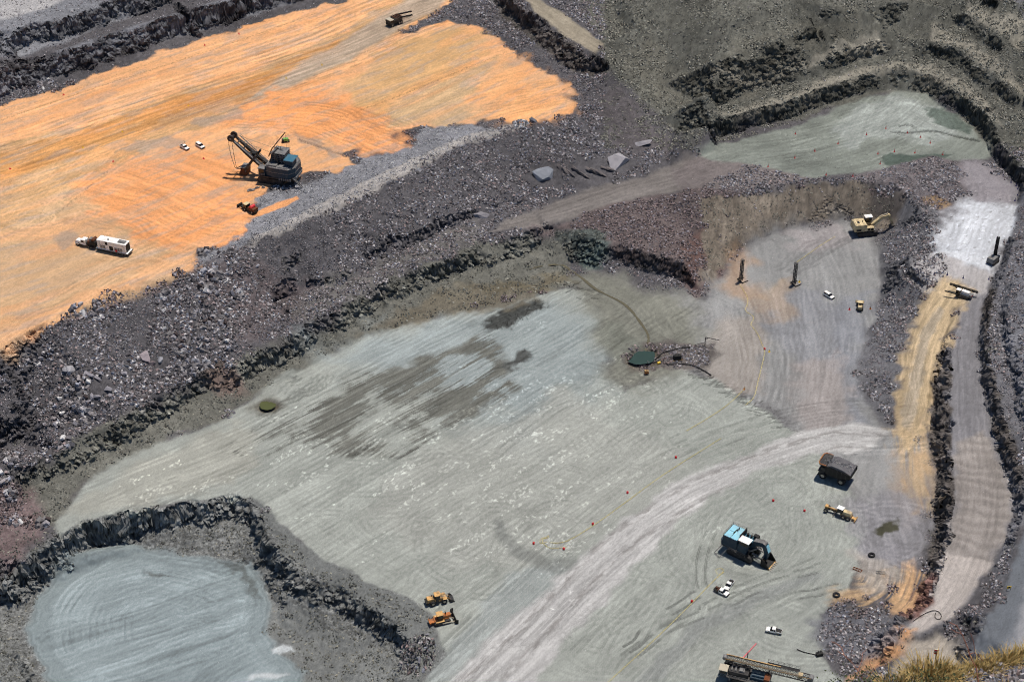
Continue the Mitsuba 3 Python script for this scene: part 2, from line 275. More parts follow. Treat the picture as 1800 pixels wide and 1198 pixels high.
# gravel on the bench and its fringe
z = Zone("455,345 520,330 600,300 650,272 722,262 735,235 760,222 830,222 880,230 800,256 700,310 600,358 520,392 440,420 400,440 350,470 345,455 430,412", 1, 4, 4, 10)
paint(z, (146, 148, 155), .2, .5, streaks(line_dir('450,410', '760,260')(z.x, z.y), 1.2, 12, 111), .12, .03, 'gravel_bench')
z = Zone("430,425 520,380 600,340 700,290 800,245 905,215 925,220 800,258 700,312 600,362 520,394 440,428", .8, 1.5, 6, 10)
paint(z, (186, 182, 178), .12, .3, streaks(line_dir('450,410', '760,260')(z.x, z.y), 1, 25, 112), .2, .03, strength=.8)
z = Zone("430,382 470,362 520,345 524,350 480,372 450,380", .6, 1.2, 4, 11)
paint(z, (246, 178, 124), .1, .2, piece='orange_bench')
for s in ("200,270 240,250 300,240 330,252 250,265", "330,215 430,190 430,205 360,225", "520,230 600,268 606,280 530,250", "90,425 120,400 135,415 110,440"):
    paint(Zone(s, 1.5, 4, 5, 12), (172, 160, 150), .1, .3, strength=.6)
# berm at the right end of the bench
z = Zone("905,-20 945,24 1000,68 1045,94 1064,80 1024,50 985,22 950,0 930,-20", 1, 1.5, 6)
paint(z, (166, 158, 142), .15, .3, streaks(Guide('920,-10 985,40 1060,90')(z.x, z.y), .8, 12, 113), .25, .03, 'bench_road')
paint(Zone("862,-40 900,0 960,50 1030,100 1064,108 1062,130 1000,125 945,80 880,30 840,-30", 1.5, 2, 6), (98, 94, 92), .35, .6, piece='rock_face')
# ways between the bench and the floor
z = Zone("860,405 900,380 960,358 1050,330 1120,310 1190,285 1240,262 1290,275 1300,292 1250,318 1190,335 1100,355 1000,388 940,402", 1.5, 3, 8)
mid_dir = Guide("850,400 905,395 980,372 1080,342 1190,310 1290,275")
paint(z, (132, 128, 126), .15, .3, streaks(mid_dir(z.x, z.y), 1, 22, 114), .2, .05, 'bench_road')
paint(Zone("1180,300 1240,268 1330,270 1440,300 1420,325 1330,328 1260,348 1200,345", 2, 4, 8, 3), (128, 122, 122), .25, .4)
z = Zone("930,402 1000,385 1100,352 1240,330 1300,345 1320,400 1270,470 1200,500 1080,440 1000,410", 2, 4, 9, 4)
paint(z, (112, 103, 103), .3, .55, piece='rubble_slope')
paint(Zone("1190,430 1240,400 1285,430 1270,500 1220,520", 3, 6, 9, 5), (124, 98, 92), .3, .5, strength=.7)
paint(Zone("980,410 1060,405 1075,450 1030,465 985,440", 2, 4, 6, 5), (92, 99, 97), .3, .5, piece='rock_face')
for s, c in (("1020,440 1070,425 1060,460 1030,475", (104, 116, 114)),):
    paint(Zone(s, 1.5, 3, 5), c, .3, .4)
# talus below the lower crag
z = Zone("15,835 120,785 280,700 400,640 500,600 620,530 740,468 850,425 930,415 1000,420 1000,500 900,520 700,578 600,618 480,676 380,742 250,792 150,850 100,925 60,900", 2, 4, 8)
paint(z, (124, 125, 119), .3, .5, piece='talus')
z = Zone("480,522 560,500 640,480 700,445 840,385 850,420 740,465 620,525 540,565", 2, 5, 7, 2)
paint(z, (122, 121, 119), .3, .5, strength=.8)
paint(Zone("360,650 400,700 440,690 420,660 390,640", 2, 3, 5), (132, 118, 112), .2, .5)
# red and purple rubble
paint(Zone("-100,860 60,850 80,930 40,985 -100,1010", 3, 6, 9), (128, 114, 115), .3, .7)
paint(Zone("330,470 480,470 560,520 420,600 380,560", 4, 12, 12, 4), (116, 107, 109), .3, .6, strength=.7)
paint(Zone("1020,180 1080,140 1200,250 1160,290 1060,240", 4, 9, 10, 4), (108, 104, 107), .3, .6, strength=.8)
# pad of the upper right
pad_dir = Guide("1290,275 1400,262 1500,235 1570,205 1600,170")
z = Zone("1225,262 1300,247 1400,222 1480,188 1530,168 1580,160 1630,165 1655,185 1700,215 1732,248 1738,275 1690,285 1640,276 1560,295 1500,303 1440,312 1400,308 1330,292 1250,280", 1.5, 3, 8)
st = streaks(pad_dir(z.x, z.y), 1.1, 10, 115)
paint(z, (140, 147, 141), .22, .2, st, .2, .06, 'blast_pad')
z = Zone("1470,225 1520,180 1580,166 1650,195 1700,235 1640,250 1540,240 1480,262", 3, 6, 7, 3)
paint(z, (172, 180, 177), .15, .2, streaks(Guide('1500,250 1540,190 1600,170 1680,215')(z.x, z.y), .9, 8, 116), .3, .05, strength=.8)
paint(Zone("1625,192 1660,190 1710,225 1700,238 1640,215", 1.5, 3, 4, 3), (96, 108, 102), .2, .5, strength=.9)
paint(Zone("1545,282 1560,270 1620,272 1680,272 1640,280 1570,296", 1, 2, 4), (92, 104, 98), .2, .6)
z = Zone("1580,290 1640,275 1690,285 1720,330 1690,360 1640,400 1600,350 1540,322 1480,316 1540,300", 2, 3, 7)
paint(z, (122, 117, 120), .25, .6, piece='rubble_slope')
paint(Zone("1620,345 1650,342 1668,360 1650,368 1625,356", 1.5, 3, 5), (170, 142, 104), .2, .5, strength=.7)
# floor round the yellow excavator
wall = Zone("1228,352 1300,340 1400,322 1500,318 1600,342 1600,400 1556,408 1490,386 1400,396 1330,418 1290,444 1260,490 1230,500 1240,440", 1.5, 3, 6)
paint(wall, (136, 128, 118), .35, .6, streaks(line_dir('1400,322', '1392,395')(wall.x, wall.y), 1.1, 9, 140), .3, .25, 'scree')
paint(Zone("1530,320 1600,340 1610,380 1560,390 1530,370", 2, 3, 6), (98, 94, 92), .35, .6)
flo_dir = Guide("1420,400 1450,500 1470,600 1460,700 1440,770")
z = Zone("1160,520 1230,520 1295,450 1340,420 1400,398 1490,388 1552,412 1540,445 1548,500 1540,560 1515,610 1508,660 1530,715 1560,745 1620,770 1640,850 1600,960 1520,960 1480,880 1420,780 1340,720 1260,670 1180,650 1150,600", 6, 9, 9)
paint(z, (155, 157, 158), .12, .16, streaks(flo_dir(z.x, z.y), 1.3, 16, 117), .16, .05, 'pit_floor')
for s, c, k in (("1320,520 1400,500 1500,540 1500,620 1420,640 1340,590", (148, 151, 158), .7), ("1480,520 1545,520 1515,620 1505,700 1530,760 1490,760 1470,640", (146, 150, 158), .8),
                ("1285,450 1310,440 1330,520 1290,520 1270,500", (190, 158, 128), .6), ("1310,520 1380,480 1400,560 1330,560", (184, 160, 132), .5), ("1250,560 1340,560 1350,680 1280,700 1220,650", (172, 164, 156), .6),
                ("1400,640 1480,620 1490,740 1400,760", (176, 168, 166), .6), ("1560,820 1640,780 1640,880 1600,930", (178, 158, 138), .5), ("1380,400 1480,392 1500,430 1400,450", (182, 176, 178), .6)):
    z = Zone(s, 4, 9, 9, 7); paint(z, c, .14, .2, streaks(flo_dir(z.x, z.y), 1.2, 16, 118), .18, .03, strength=k)
# rubble below the strip, ramp, strip, white pad
z = Zone("1600,345 1655,370 1660,440 1640,500 1600,590 1575,690 1560,748 1530,720 1508,660 1515,610 1542,560 1552,500 1545,440 1572,400", 1.5, 3, 7)
paint(z, (114, 115, 120), .3, .6, piece='rubble_slope')
strip_dir = Guide("1780,300 1750,380 1715,480 1700,600 1695,720 1715,840 1705,940 1670,1040 1600,1110")
z = Zone("1700,285 1740,300 1795,332 1770,425 1740,500 1724,545 1720,600 1728,660 1742,720 1757,785 1780,850 1785,890 1765,950 1738,990 1712,1040 1660,1094 1610,1114 1586,1108 1640,1055 1654,1015 1668,945 1675,860 1668,790 1670,690 1676,610 1690,520 1660,440 1655,370 1700,350", 1.2, 2, 7)
paint(z, (138, 138, 143), .14, .25, streaks(strip_dir(z.x, z.y), 1.0, 14, 119), .16, .04, 'strip_road')
z = Zone("1690,355 1800,350 1790,400 1765,440 1750,475 1700,480 1660,450 1640,460 1650,400", 5, 8, 6)
paint(z, (224, 230, 238), .1, .2, streaks(strip_dir(z.x, z.y), 1.2, 20, 120), .12, .05, strength=.95)
paint(Zone("1695,282 1740,290 1790,335 1780,360 1700,350 1690,310", 3, 4, 7), (160, 156, 162), .15, .25, strength=.8)
z = Zone("1585,478 1640,440 1700,465 1745,480 1735,515 1690,520 1660,505 1622,515 1600,492", 2, 4, 6)
paint(z, (194, 192, 193), .15, .25, strength=.9)
z = Zone("1678,780 1735,760 1775,850 1765,940 1725,1005 1650,1000 1668,940 1680,860", 2, 4, 7)
sd = strip_dir(z.x, z.y); rip = np.sin(sd[0] * 1.15 + (fbm2(z.x / 8, z.y / 8, 3, 77) - .5) * 9) * (.5 + fbm2(z.x / 5, z.y / 5, 2, 78))
paint(z, (160, 155, 152), .12, .2, rip * .6, .2, .14)
z = Zone("1648,985 1740,985 1712,1040 1660,1092 1610,1112 1588,1106 1642,1052", 1, 2, 6)
paint(z, (190, 184, 180), .08, .12)
ramp_dir = Guide("1550,800 1590,760 1605,690 1622,610 1650,550 1690,500")
z = Zone("1568,760 1578,690 1592,610 1614,545 1640,500 1660,482 1715,510 1685,545 1664,600 1648,660 1638,720 1625,770 1600,790", 2.5, 5, 5)
paint(z, (202, 182, 150), .1, .2, streaks(ramp_dir(z.x, z.y), .7, 25, 121), .3, .08, 'ramp_road')
z = Zone("1585,740 1598,660 1620,580 1650,540 1660,545 1632,600 1618,680 1606,760", 1, 2, 5)
paint(z, (176, 166, 150), .1, .2, streaks(ramp_dir(z.x, z.y), .7, 25, 122), .3, .06, strength=.8)
z = Zone("1640,650 1668,640 1672,780 1678,860 1665,950 1640,1040 1600,1090 1585,1085 1630,1010 1640,930 1648,860 1636,800", 1, 2, 5)
paint(z, (98, 94, 92), .35, .7, piece='rock_face')
z = Zone("1560,760 1630,740 1640,800 1640,900 1610,900 1590,830", 3, 5, 5); st = streaks(Guide('1600,740 1612,800 1620,900')(z.x, z.y), .6, 12, 141); paint(z, (192, 170, 138), .12, .2, st, .3, .06, 'pit_floor', w=z.w * .7 * sstep(-.2, .35, st))
paint(Zone("1600,1040 1640,1010 1645,1050 1606,1092 1590,1085", 1.5, 3, 5), (126, 98, 92), .3, .7)
# right wall
z = Zone("1797,335 1775,420 1755,475 1742,500 1724,545 1720,600 1728,660 1757,785 1783,855 1786,890 1768,950 1738,1000 1766,1030 1790,930 1900,880 1950,300", 1.2, 2, 7)
paint(z, (118, 119, 125), .3, .6, piece='rubble_slope')
paint(Zone("1765,470 1775,540 1785,640 1810,720 1900,700 1900,480", 3, 5, 9), (128, 131, 139), .25, .5, strength=.8)
z = Zone("1724,545 1742,500 1750,520 1741,560 1741,640 1765,720 1800,820 1803,870 1784,850 1757,785 1728,660", 1, 1.5, 5)
paint(z, (98, 94, 92), .35, .6, piece='rock_face')
# road at the lower right
z = Zone("1810,905 1782,985 1768,1030 1757,1058 1737,1082 1700,1150 1640,1260 1950,1300 1950,860", 1.2, 2, 6)
rd = Guide("1850,900 1800,1050 1740,1200")
paint(z, (120, 126, 134), .1, .15, streaks(rd(z.x, z.y), 1, 25, 123), .1, .03, 'road')
paint(Zone("1800,1040 1850,980 1850,1150 1760,1190 1780,1120", 2, 3, 8), (170, 172, 178), .1, .15, strength=.8)
paint(Zone("1575,1110 1610,1100 1590,1150 1540,1170 1500,1200 1520,1150", 1.5, 4, 6), (204, 160, 122), .25, .4, piece='scree')
paint(Zone("1592,1126 1640,1120 1690,1128 1700,1220 1560,1220", 2, 3, 6), (184, 177, 167), .1, .15, piece='pit_floor')
# main floor
fl_dir = Guide("60,960 250,880 450,800 650,690 850,600 1010,520 1100,470")
st_dir = line_dir('450,860', '1000,550')
z = Zone("100,925 150,852 250,790 380,742 440,702 480,672 600,612 700,572 760,560 870,540 930,520 1020,505 1060,540 1070,600 1060,640 1100,690 1180,650 1260,670 1340,720 1420,770 1480,850 1530,930 1520,960 1500,1020 1440,1080 1440,1150 1500,1210 1500,1320 700,1320 745,1198 780,1150 757,1088 700,1050 560,978 482,912 440,872 350,880 200,906 100,941", 1.5, 3, 7)
paint(z, (170, 176, 171), .1, .16, streaks(st_dir(z.x, z.y), 1.0, 22, 124), .11, .05, 'pit_floor')
z = Zone("560,625 700,575 870,545 980,515 1050,560 1062,640 1000,720 900,800 780,700 650,650", 12, 16, 14, 2)
paint(z, (162, 174, 177), .1, .12, streaks(st_dir(z.x, z.y), .9, 26, 125), .13, .05, strength=.8)
z = Zone("120,905 180,850 260,800 400,745 460,760 420,850 300,880 160,912", 3, 6, 9, 2)
paint(z, (176, 178, 170), .1, .12, streaks(fl_dir(z.x, z.y), .9, 22, 126), .14, .04, strength=.8)
z = Zone("760,800 1000,700 1100,760 1200,780 1180,860 1000,980 800,980 640,900", 6, 16, 18, 2)
paint(z, (176, 180, 175), .1, .12, streaks(st_dir(z.x, z.y), .9, 26, 127), .06, .03, strength=.8)
z = Zone("1000,495 1060,480 1140,512 1200,525 1230,560 1240,620 1200,660 1120,690 1070,660 1050,600 1040,545", 7, 7, 8, 5)
paint(z, (136, 138, 130), .2, .3, streaks(Guide('1000,480 1080,530 1140,600 1160,640')(z.x, z.y), 1, 10, 136), .15, .05, 'pit_floor')
z = Zone("1090,640 1105,600 1130,600 1165,600 1215,605 1255,600 1262,625 1240,650 1180,648 1150,650 1110,655", 1.5, 3, 5, 5)
paint(z, (112, 108, 106), .3, .6, piece='ground')
for s in ("1100,637 1108,620 1130,611 1155,613 1160,628 1152,641 1135,645 1112,645", "448,715 458,705 472,702 490,707 491,714 480,722 462,724"):
    z = Zone(s, 1.2, .6, 3, 5); BUMP[z.i] -= 1.1 * z.w; paint(z, (96, 90, 78), .2, .3)
for s in ("1096,640 1104,616 1130,606 1160,608 1168,630 1156,645 1135,650 1106,650", "438,716 454,700 472,697 498,704 500,716 482,727 456,729"): paint(Zone(s, 2.5, 3, 3, 8), (112, 108, 98), .25, .4, strength=.6)
# damp ground between the tracks
z = Zone("400,770 470,720 560,690 640,660 720,640 800,600 860,585 900,640 900,680 800,760 700,800 560,790 420,812 390,800", 3, 10, 12, 3)
st = streaks(st_dir(z.x, z.y), .55, 30, 128, 1.0) + .5 * streaks(st_dir(z.x, z.y), .45, 12, 138, 1.0)
paint(z, (114, 116, 111), .15, .25, streaks(st_dir(z.x, z.y), .5, 30, 171, .6), .5, .08, w=z.w * sstep(-.3, .45, .75 * st + (patch[z.i, 0] - .5) * 2.2 + (mid[z.i, 0] - .5) * 1.0 + (fine[z.i, 0] - .5) * .6))
for s in ("850,575 880,545 940,525 960,535 900,570 862,585", "885,645 915,615 935,618 925,635 900,650"):
    z = Zone(s, 1.5, 4, 4, 4); paint(z, (84, 87, 86), .3, .5, streaks(st_dir(z.x, z.y), .8, 8, 129), .3, .12)
for s, c in (("750,520 860,495 960,500 940,530 860,545 760,560 640,590", (128, 122, 108)), ("800,505 900,490 1000,480 1010,500 900,515", (122, 116, 100)), ("1060,560 1130,600 1100,640 1060,620", (134, 138, 130))):
    z = Zone(s, 3, 6, 6, 5); paint(z, c, .2, .35, streaks(fl_dir(z.x, z.y), .9, 12, 130), .25, .06, strength=.85)
# haul road
hr = Guide("640,1330 740,1240 850,1140 960,1030 1070,930 1180,855 1290,805 1390,770 1470,745 1560,755 1610,740")
z = Zone("690,1330 790,1198 900,1080 1000,1000 1090,920 1180,850 1300,800 1400,760 1500,740 1560,760 1530,790 1420,800 1330,830 1240,880 1150,960 1060,1060 980,1140 920,1220 860,1330", 1.5, 3, 6)
paint(z, (199, 200, 200), .07, .12, streaks(hr(z.x, z.y), .7, 60, 131, .5), .2, .05, 'haul_road')
sd0, sd = hr(z.x, z.y)
for off, wd in ((-3.5, 1.6), (3.5, 1.8), (11, 1.2), (-12, 1.2)):
    m = np.exp(-((sd - off + (fbm2(z.x / 30, z.y / 30, 2, 91) - .5) * 5) / wd) ** 2) * sstep(.35, .6, fbm2(sd0 / 3.5, sd / 1.0, 3, 92))
    paint(z, (128, 124, 122), .1, .4, w=z.w * m * .55)
z = Zone("745,1198 800,1120 900,1010 980,985 1000,1000 900,1085 790,1198", 2, 3, 6)
paint(z, (166, 174, 174), .06, .1, strength=.8)
z = Zone("960,985 1000,975 1020,985 985,1012 960,1005 900,975 870,940 868,915 880,910 900,950", 1.5, 2, 5)
paint(z, (132, 136, 134), .1, .15, strength=.7)
z = Zone("1120,1198 1220,1090 1340,1035 1440,1000 1450,1012 1350,1055 1240,1110 1160,1198", 1.5, 2, 6)
paint(z, (140, 144, 146), .1, .12, strength=.5)
# right foot of the floor: grey and ochre patches
for s, c, k in (("1470,880 1560,860 1640,870 1640,960 1600,1000 1520,1000", (152, 152, 158), .8), ("1480,1030 1540,1010 1580,1050 1540,1070 1470,1060", (206, 176, 138), .7), ("1560,1000 1610,980 1620,1050 1600,1085 1570,1060", (206, 170, 130), .8),
                ("1500,960 1540,980 1580,1010 1550,1040 1500,1020", (186, 180, 172), .7), ("1420,1085 1480,1075 1580,1090 1570,1140 1500,1160 1440,1130", (118, 120, 128), .85), ("1575,800 1620,780 1640,900 1610,900", (190, 162, 128), .5)):
    z = Zone(s, 3, 6, 6, 6); st = streaks(Guide('1540,800 1560,900 1590,980 1570,1060 1480,1070')(z.x, z.y), .6, 9, 132); paint(z, c, .16, .3, st, .3, .06, w=z.w * (sstep(-.45, .25, st) if c[0] > c[2] + 25 else 1), piece=('ground' if c[0] == 118 else 'pit_floor'), strength=k)
paint(Zone("1533,935 1550,925 1575,912 1578,930 1550,942", .8, 2, 3), (84, 84, 72), .2, .3)
# lower pit
z = Zone("-60,1060 25,1000 60,966 100,941 150,917 200,906 250,896 300,890 350,882 400,874 440,872 480,912 560,978 640,1020 720,1050 757,1088 780,1150 735,1198 600,1260 -60,1300", 1.2, 1.5, 5)
paint(z, (128, 131, 131), .25, .5, piece='rock_face')
z = Zone("440,872 462,880 484,912 560,976 640,1020 720,1052 760,1090 778,1140 740,1198 722,1198 726,1140 700,1108 650,1070 560,1012 500,975 470,920", 1, 1.5, 5)
paint(z, (124, 128, 128), .15, .3, piece='ground')
z = Zone("480,1060 560,1090 640,1120 700,1170 690,1210 500,1230 470,1120", 2, 4, 6)
paint(z, (134, 138, 138), .25, .4, piece='ground')
ov = Guide("100,1150 90,1090 130,1030 200,985 290,975 400,1000 460,1040")
z = Zone("45,1105 62,1050 100,1000 160,965 230,957 300,970 370,978 435,992 465,1020 478,1060 470,1110 490,1140 540,1180 520,1260 200,1300 110,1230 70,1170", 1.5, 2.5, 6)
k = sstep(0, 14, z.d); sa, sb = ov(z.x, z.y), line_dir('100,1180', '470,1060')(z.x, z.y)
st = streaks((z.x * 0, z.d * 1.0), .9, 20, 133, 2) * (1 - k) + streaks((sb[0], sb[1] + .02 * sb[0]), .9, 34, 134) * k
paint(z, (154, 168, 173), .08, .12, st, .32, .08, 'lower_pit_floor')
for s in ("380,985 420,990 450,1020 455,1050 440,1040 425,1012", "250,1000 290,1005 300,1015 270,1012"):
    z = Zone(s, 1, 3, 3, 8); paint(z, (92, 96, 94), .2, .4, streaks(ov(z.x, z.y), .5, 7, 135), .5, .1, strength=.6)

for s in ("478,1140 495,1133 515,1135 520,1142 500,1146 480,1147", "438,1186 470,1183 510,1184 490,1190 450,1192 436,1196"): paint(Zone(s, .8, 1, 3), (206, 214, 218), .04, .05)
# tyre and track marks, blade scrapes, stones: thin marks laid on the grid
MARK = np.zeros((2, len(X)))                                     # lighter, darker
def splat(p, k, strength):
    rr = np.interp(p[:, 1], ys, np.arange(NY)); cc = (p[:, 0] / (173 + (p[:, 1] - 346) * .25) + 1) / 2 * (NX - 1)
    ok = (rr > 1) & (rr < NY - 2) & (cc > 1) & (cc < NX - 2); rr, cc = rr[ok], cc[ok]
    st_ = np.broadcast_to(strength, ok.shape)[ok]
    r0, c0 = rr.astype(int), cc.astype(int); fr, fc = rr - r0, cc - c0
    for dr_, dc_, w in ((0, 0, (1 - fr) * (1 - fc)), (1, 0, fr * (1 - fc)), (0, 1, (1 - fr) * fc), (1, 1, fr * fc)):
        np.maximum.at(MARK[k], (r0 + dr_) * NX + c0 + dc_, st_ * np.minimum(1, w * 1.5))
def curve(p, step=.3):
    p = np.asarray(p, float)
    for _ in range(3):
        q = np.empty((2 * len(p) - 2, 2)); q[0::2] = p[:-1] * .75 + p[1:] * .25; q[1::2] = p[:-1] * .25 + p[1:] * .75; p = np.vstack([p[:1], q, p[-1:]])
    l = np.r_[0, np.cumsum(np.linalg.norm(np.diff(p, axis=0), axis=1))]; s = np.arange(0, l[-1], step)
    return np.stack([np.interp(s, l, p[:, 0]), np.interp(s, l, p[:, 1])], 1)
def tyre(p, k, strength, gauge=2.4, width=.5):
    q = curve(p)
    if len(q) < 5: return
    t = np.gradient(q, axis=0); t /= np.linalg.norm(t, axis=1, keepdims=True) + 1e-9; n = np.stack([-t[:, 1], t[:, 0]], 1)
    broken = sstep(.25, .5, vnoise(np.arange(len(q)) / 22.0, np.full(len(q), R.uniform(0, 99)), 3)) * strength
    for o in (-gauge / 2, gauge / 2):
        for e_ in np.linspace(-width / 2, width / 2, 2): splat(q + n * (o + e_), k, broken)
def follow(guide_pts, n, spread, k=0, strength=.5, gauge=2.4, wander=2.0, length=(.3, 1)):
    g = Guide(guide_pts) if isinstance(guide_pts, str) else guide_pts
    for _ in range(n):
        a = R.uniform(0, .7); b = min(1, a + R.uniform(*length)); i = np.linspace(a * (len(g.q) - 1), b * (len(g.q) - 1), 9).astype(int)
        off = R.normal(0, spread) + np.cumsum(R.normal(0, wander / 2, 9)); nrm = np.stack([-g.t[i, 1], g.t[i, 0]], 1)
        tyre(g.q[i] + nrm * off[:, None], (k if k < 2 else int(R.random() < .5)), strength * R.uniform(.4, 1), gauge)
def loops(centre, n, rad, k=2, strength=.5, gauge=2.4):
    c0 = W(centre)[:, :2]
    for _ in range(n):
        c1 = c0[R.integers(len(c0))] + R.normal(0, rad * .35, 2); r1 = rad * R.uniform(.4, 1.3); a0 = R.uniform(0, 6.28); sw = R.uniform(1.2, 4.5) * R.choice((-1, 1)); aa = np.linspace(a0, a0 + sw, 10)
        tyre(c1 + np.stack([np.cos(aa) * r1 * R.uniform(.8, 1.4), np.sin(aa) * r1], 1) * (1 + .25 * np.linspace(0, 1, 10))[:, None], (k if k < 2 else int(R.random() < .5)), strength * R.uniform(.4, 1), gauge)
for q in range(420):                                             # main floor: graded rows
    u, v = R.uniform(380, 1200), R.uniform(560, 1000)
    a = W(f'{u},{v}')[0, :2]; dd = st_dir_v = W('450,860 1000,550')[:, :2]; dd = (dd[1] - dd[0]) / np.linalg.norm(dd[1] - dd[0]); L_ = R.uniform(15, 80)
    n_ = np.array([-dd[1], dd[0]])
    if u + (v - 560) * .35 < 520: continue
    tyre(a + dd * np.linspace(-.5, .5, 6)[:, None] * L_ + n_ * np.cumsum(R.normal(0, .8, 6))[:, None], int(R.random() < .45), R.uniform(.12, .4), 2.6, .4)
follow("60,960 250,880 450,800 650,690 850,600 1010,520", 60, 14, 2, .4)
follow("120,910 300,860 430,850 520,760 640,690 800,640", 30, 10, 2, .35)
follow("440,880 520,950 640,1020 760,1080", 20, 14, 2, .3); follow("780,1198 770,1110 800,1050 900,1000 960,930", 26, 8, 2, .4)
follow(hr, 130, 8, 2, .55, 4.2, 1.0); follow("860,1198 1000,1090 1150,960 1300,850 1400,830 1450,900", 40, 12, 2, .4)
loops("1100,1050 1200,1120 1350,900 1250,860 1400,980 1400,1080 1250,1150", 110, 22, 2, .36)
loops("900,900 1000,820 820,980 1050,760 950,700 700,880 1120,780", 120, 22, 2, .35); loops("870,930 985,985", 26, 16, 1, .5)
follow("1480,770 1380,800 1300,870 1240,930 1260,990 1340,1010 1400,960 1390,890", 40, 6, 2, .5); follow("1420,790 1330,840 1230,960 1190,1080 1100,1190", 40, 8, 2, .45)
follow("420,880 560,860 700,860 860,800 1000,720", 30, 12, 2, .35); follow("490,710 540,690 560,680 556,660", 12, 2.5, 1, .8)
loops("1330,960", 40, 17, 0, .4); loops("1320,840 1400,860", 40, 14, 2, .45)
follow("1060,1190 1180,1100 1330,1040 1450,1000", 5, 5, 1, 1.0, 3.2); follow("1180,1198 1250,1110 1240,1000 1270,900 1350,860", 4, 4, 1, 1.0, 3.2); follow("500,900 620,870 800,820 1000,700", 4, 10, 1, .9, 3.0)
follow("1100,1190 1250,1090 1380,1030 1460,970 1450,880", 40, 10, 2, .45)
loops("1560,940 1580,1040 1520,1040", 60, 11, 2, .4); loops("1150,720 1120,700", 40, 9, 2, .4)
follow("1280,455 1330,540 1350,640 1330,720", 25, 10, 2, .35); follow("1420,400 1450,500 1470,600 1460,700 1440,770", 60, 12, 2, .35); follow("1510,560 1490,650 1480,720 1520,760", 30, 5, 2, .4)
loops("1220,560", 34, 12, 0, .4); follow("1500,405 1420,440 1390,480", 14, 3, 1, .5)
follow(ramp_dir, 40, 4, 2, .5, 3.6, 1); follow(strip_dir, 50, 5, 2, .35); follow("1690,440 1760,340", 20, 7, 1, .4); loops("1620,1120 1660,1050", 14, 9, 1, .3)
follow(tan_dir, 110, 12, 2, .5, 3.8, 2); follow("0,620 200,480 380,400", 20, 10, 2, .35); follow("-20,400 60,340 170,250 260,220", 50, 9, 0, .5)
follow("130,350 250,370 330,410 430,420", 60, 14, 2, .35, 2.6, 2.5); follow("400,200 560,210 720,270", 40, 9, 2, .4, 2.6, 2); follow("630,220 860,130", 40, 9, 2, .25); follow("820,210 1000,165", 30, 7, 2, .3)
loops("690,235 460,250 60,380 40,330", 36, 10, 0, .45); loops("560,30", 10, 10, 0, .35)
follow(pad_dir, 60, 9, 2, .4); loops("1570,190 1620,215", 60, 9, 0, .5); follow(mid_dir, 24, 3, 2, .35)
for q in range(150):                                             # lower pit floor: sweeping arcs
    t0_ = R.uniform(0, 1); off = R.uniform(0, 26); i = np.linspace(0, len(ov.q) - 1, 14).astype(int)[int(t0_ * 6):int(t0_ * 6) + R.integers(5, 9)]
    nrm = np.stack([ov.t[i, 1], -ov.t[i, 0]], 1); tyre(ov.q[i] + nrm * (off + np.cumsum(R.normal(0, .7, len(i))))[:, None], int(R.random() < .35), R.uniform(.15, .45), 2.4, .4)
follow("70,1150 200,1110 330,1060 460,1040", 70, 16, 2, .4); follow("300,1198 400,1120 480,1060 440,1010", 50, 8, 2, .4)
for cu, cv, ru, rv, n in ((900, 830, 260, 170, 110), (1000, 720, 200, 120, 50), (560, 760, 160, 120, 40), (280, 850, 120, 40, 14), (950, 960, 140, 60, 30)):   # bright blade scrapes
    for q in range(int(n * .7)):
        u, v = R.normal(cu, ru * .5), R.normal(cv, rv * .5)
        a = W(f'{u:.0f},{v:.0f}')[0, :2]; d0 = np.array([.75, .66]); d0 = d0 / np.linalg.norm(d0)
        for j in range(R.integers(3, 12)):
            b = a + d0 * R.uniform(-6, 6) + R.normal(0, .8, 2); an = R.normal(0, .8); d1 = np.array([d0[0] * math.cos(an) - d0[1] * math.sin(an), d0[0] * math.sin(an) + d0[1] * math.cos(an)])
            splat(b + d1 * np.arange(0, R.uniform(.3, 1.3), .25)[:, None], 0, R.uniform(.6, 2.0))
for s, n, k in (("0,0 800,600", 900, .5), ("900,600 1600,1198", 1500, .45), ("1200,400 1640,800", 900, .5), ("1640,300 1790,1090", 700, .6), ("1300,160 1730,310", 260, .5)):   # scattered stones and holes
    a, b = P(s)
    u, v = R.uniform(a[0], b[0], n), R.uniform(a[1], b[1], n)
    q = at_z(u, v, 8.0)[:, :2]; splat(q, 1, R.uniform(.2, 1, n) * k)
for line, rows, k_ in (("1755,345 1738,380 1720,420 1700,460", 7, .8), ("1310,285 1420,285 1530,260 1640,240", 9, .5)):          # rows of blast holes and their drill cuttings
    g_ = Guide(line)
    for i in range(2, len(g_.q), 6):
        for j in range(-rows, rows + 1):
            c0 = g_.q[i] + np.array([-g_.t[i, 1], g_.t[i, 0]]) * j * 5.0 + R.normal(0, .5, 2)
            splat(c0 + R.normal(0, .35, (5, 2)), 1, k_ * R.uniform(.4, 1.2)); splat(c0 + [0, .9] + R.normal(0, .4, (4, 2)), 0, k_)
for px, k_, sp, n_ in (("600,206 700,170 800,128 890,92", 1, .9, 1), ("70,398 105,372 150,335 190,300", 1, 1.1, 1), ("0,212 150,160 300,112 420,72 560,22", 1, .8, 1), ("0,196 120,163 260,112 400,68", .7, 1.4, 1), ("525,245 560,258 600,272 640,282", .9, .6, 3),
                        ("1568,232 1600,234 1640,228 1680,240 1722,248", 1.6, .25, 4), ("1580,222 1600,218 1610,228", 1.2, .4, 4), ("440,760 470,735 500,710 540,690", .8, .4, 2)):
    q = curve(W(px)[:, :2], sp)
    for j in range(n_): splat(q + R.normal(0, .25 + .12 * j, q.shape), 1, k_ * R.uniform(.3, 1, len(q)))
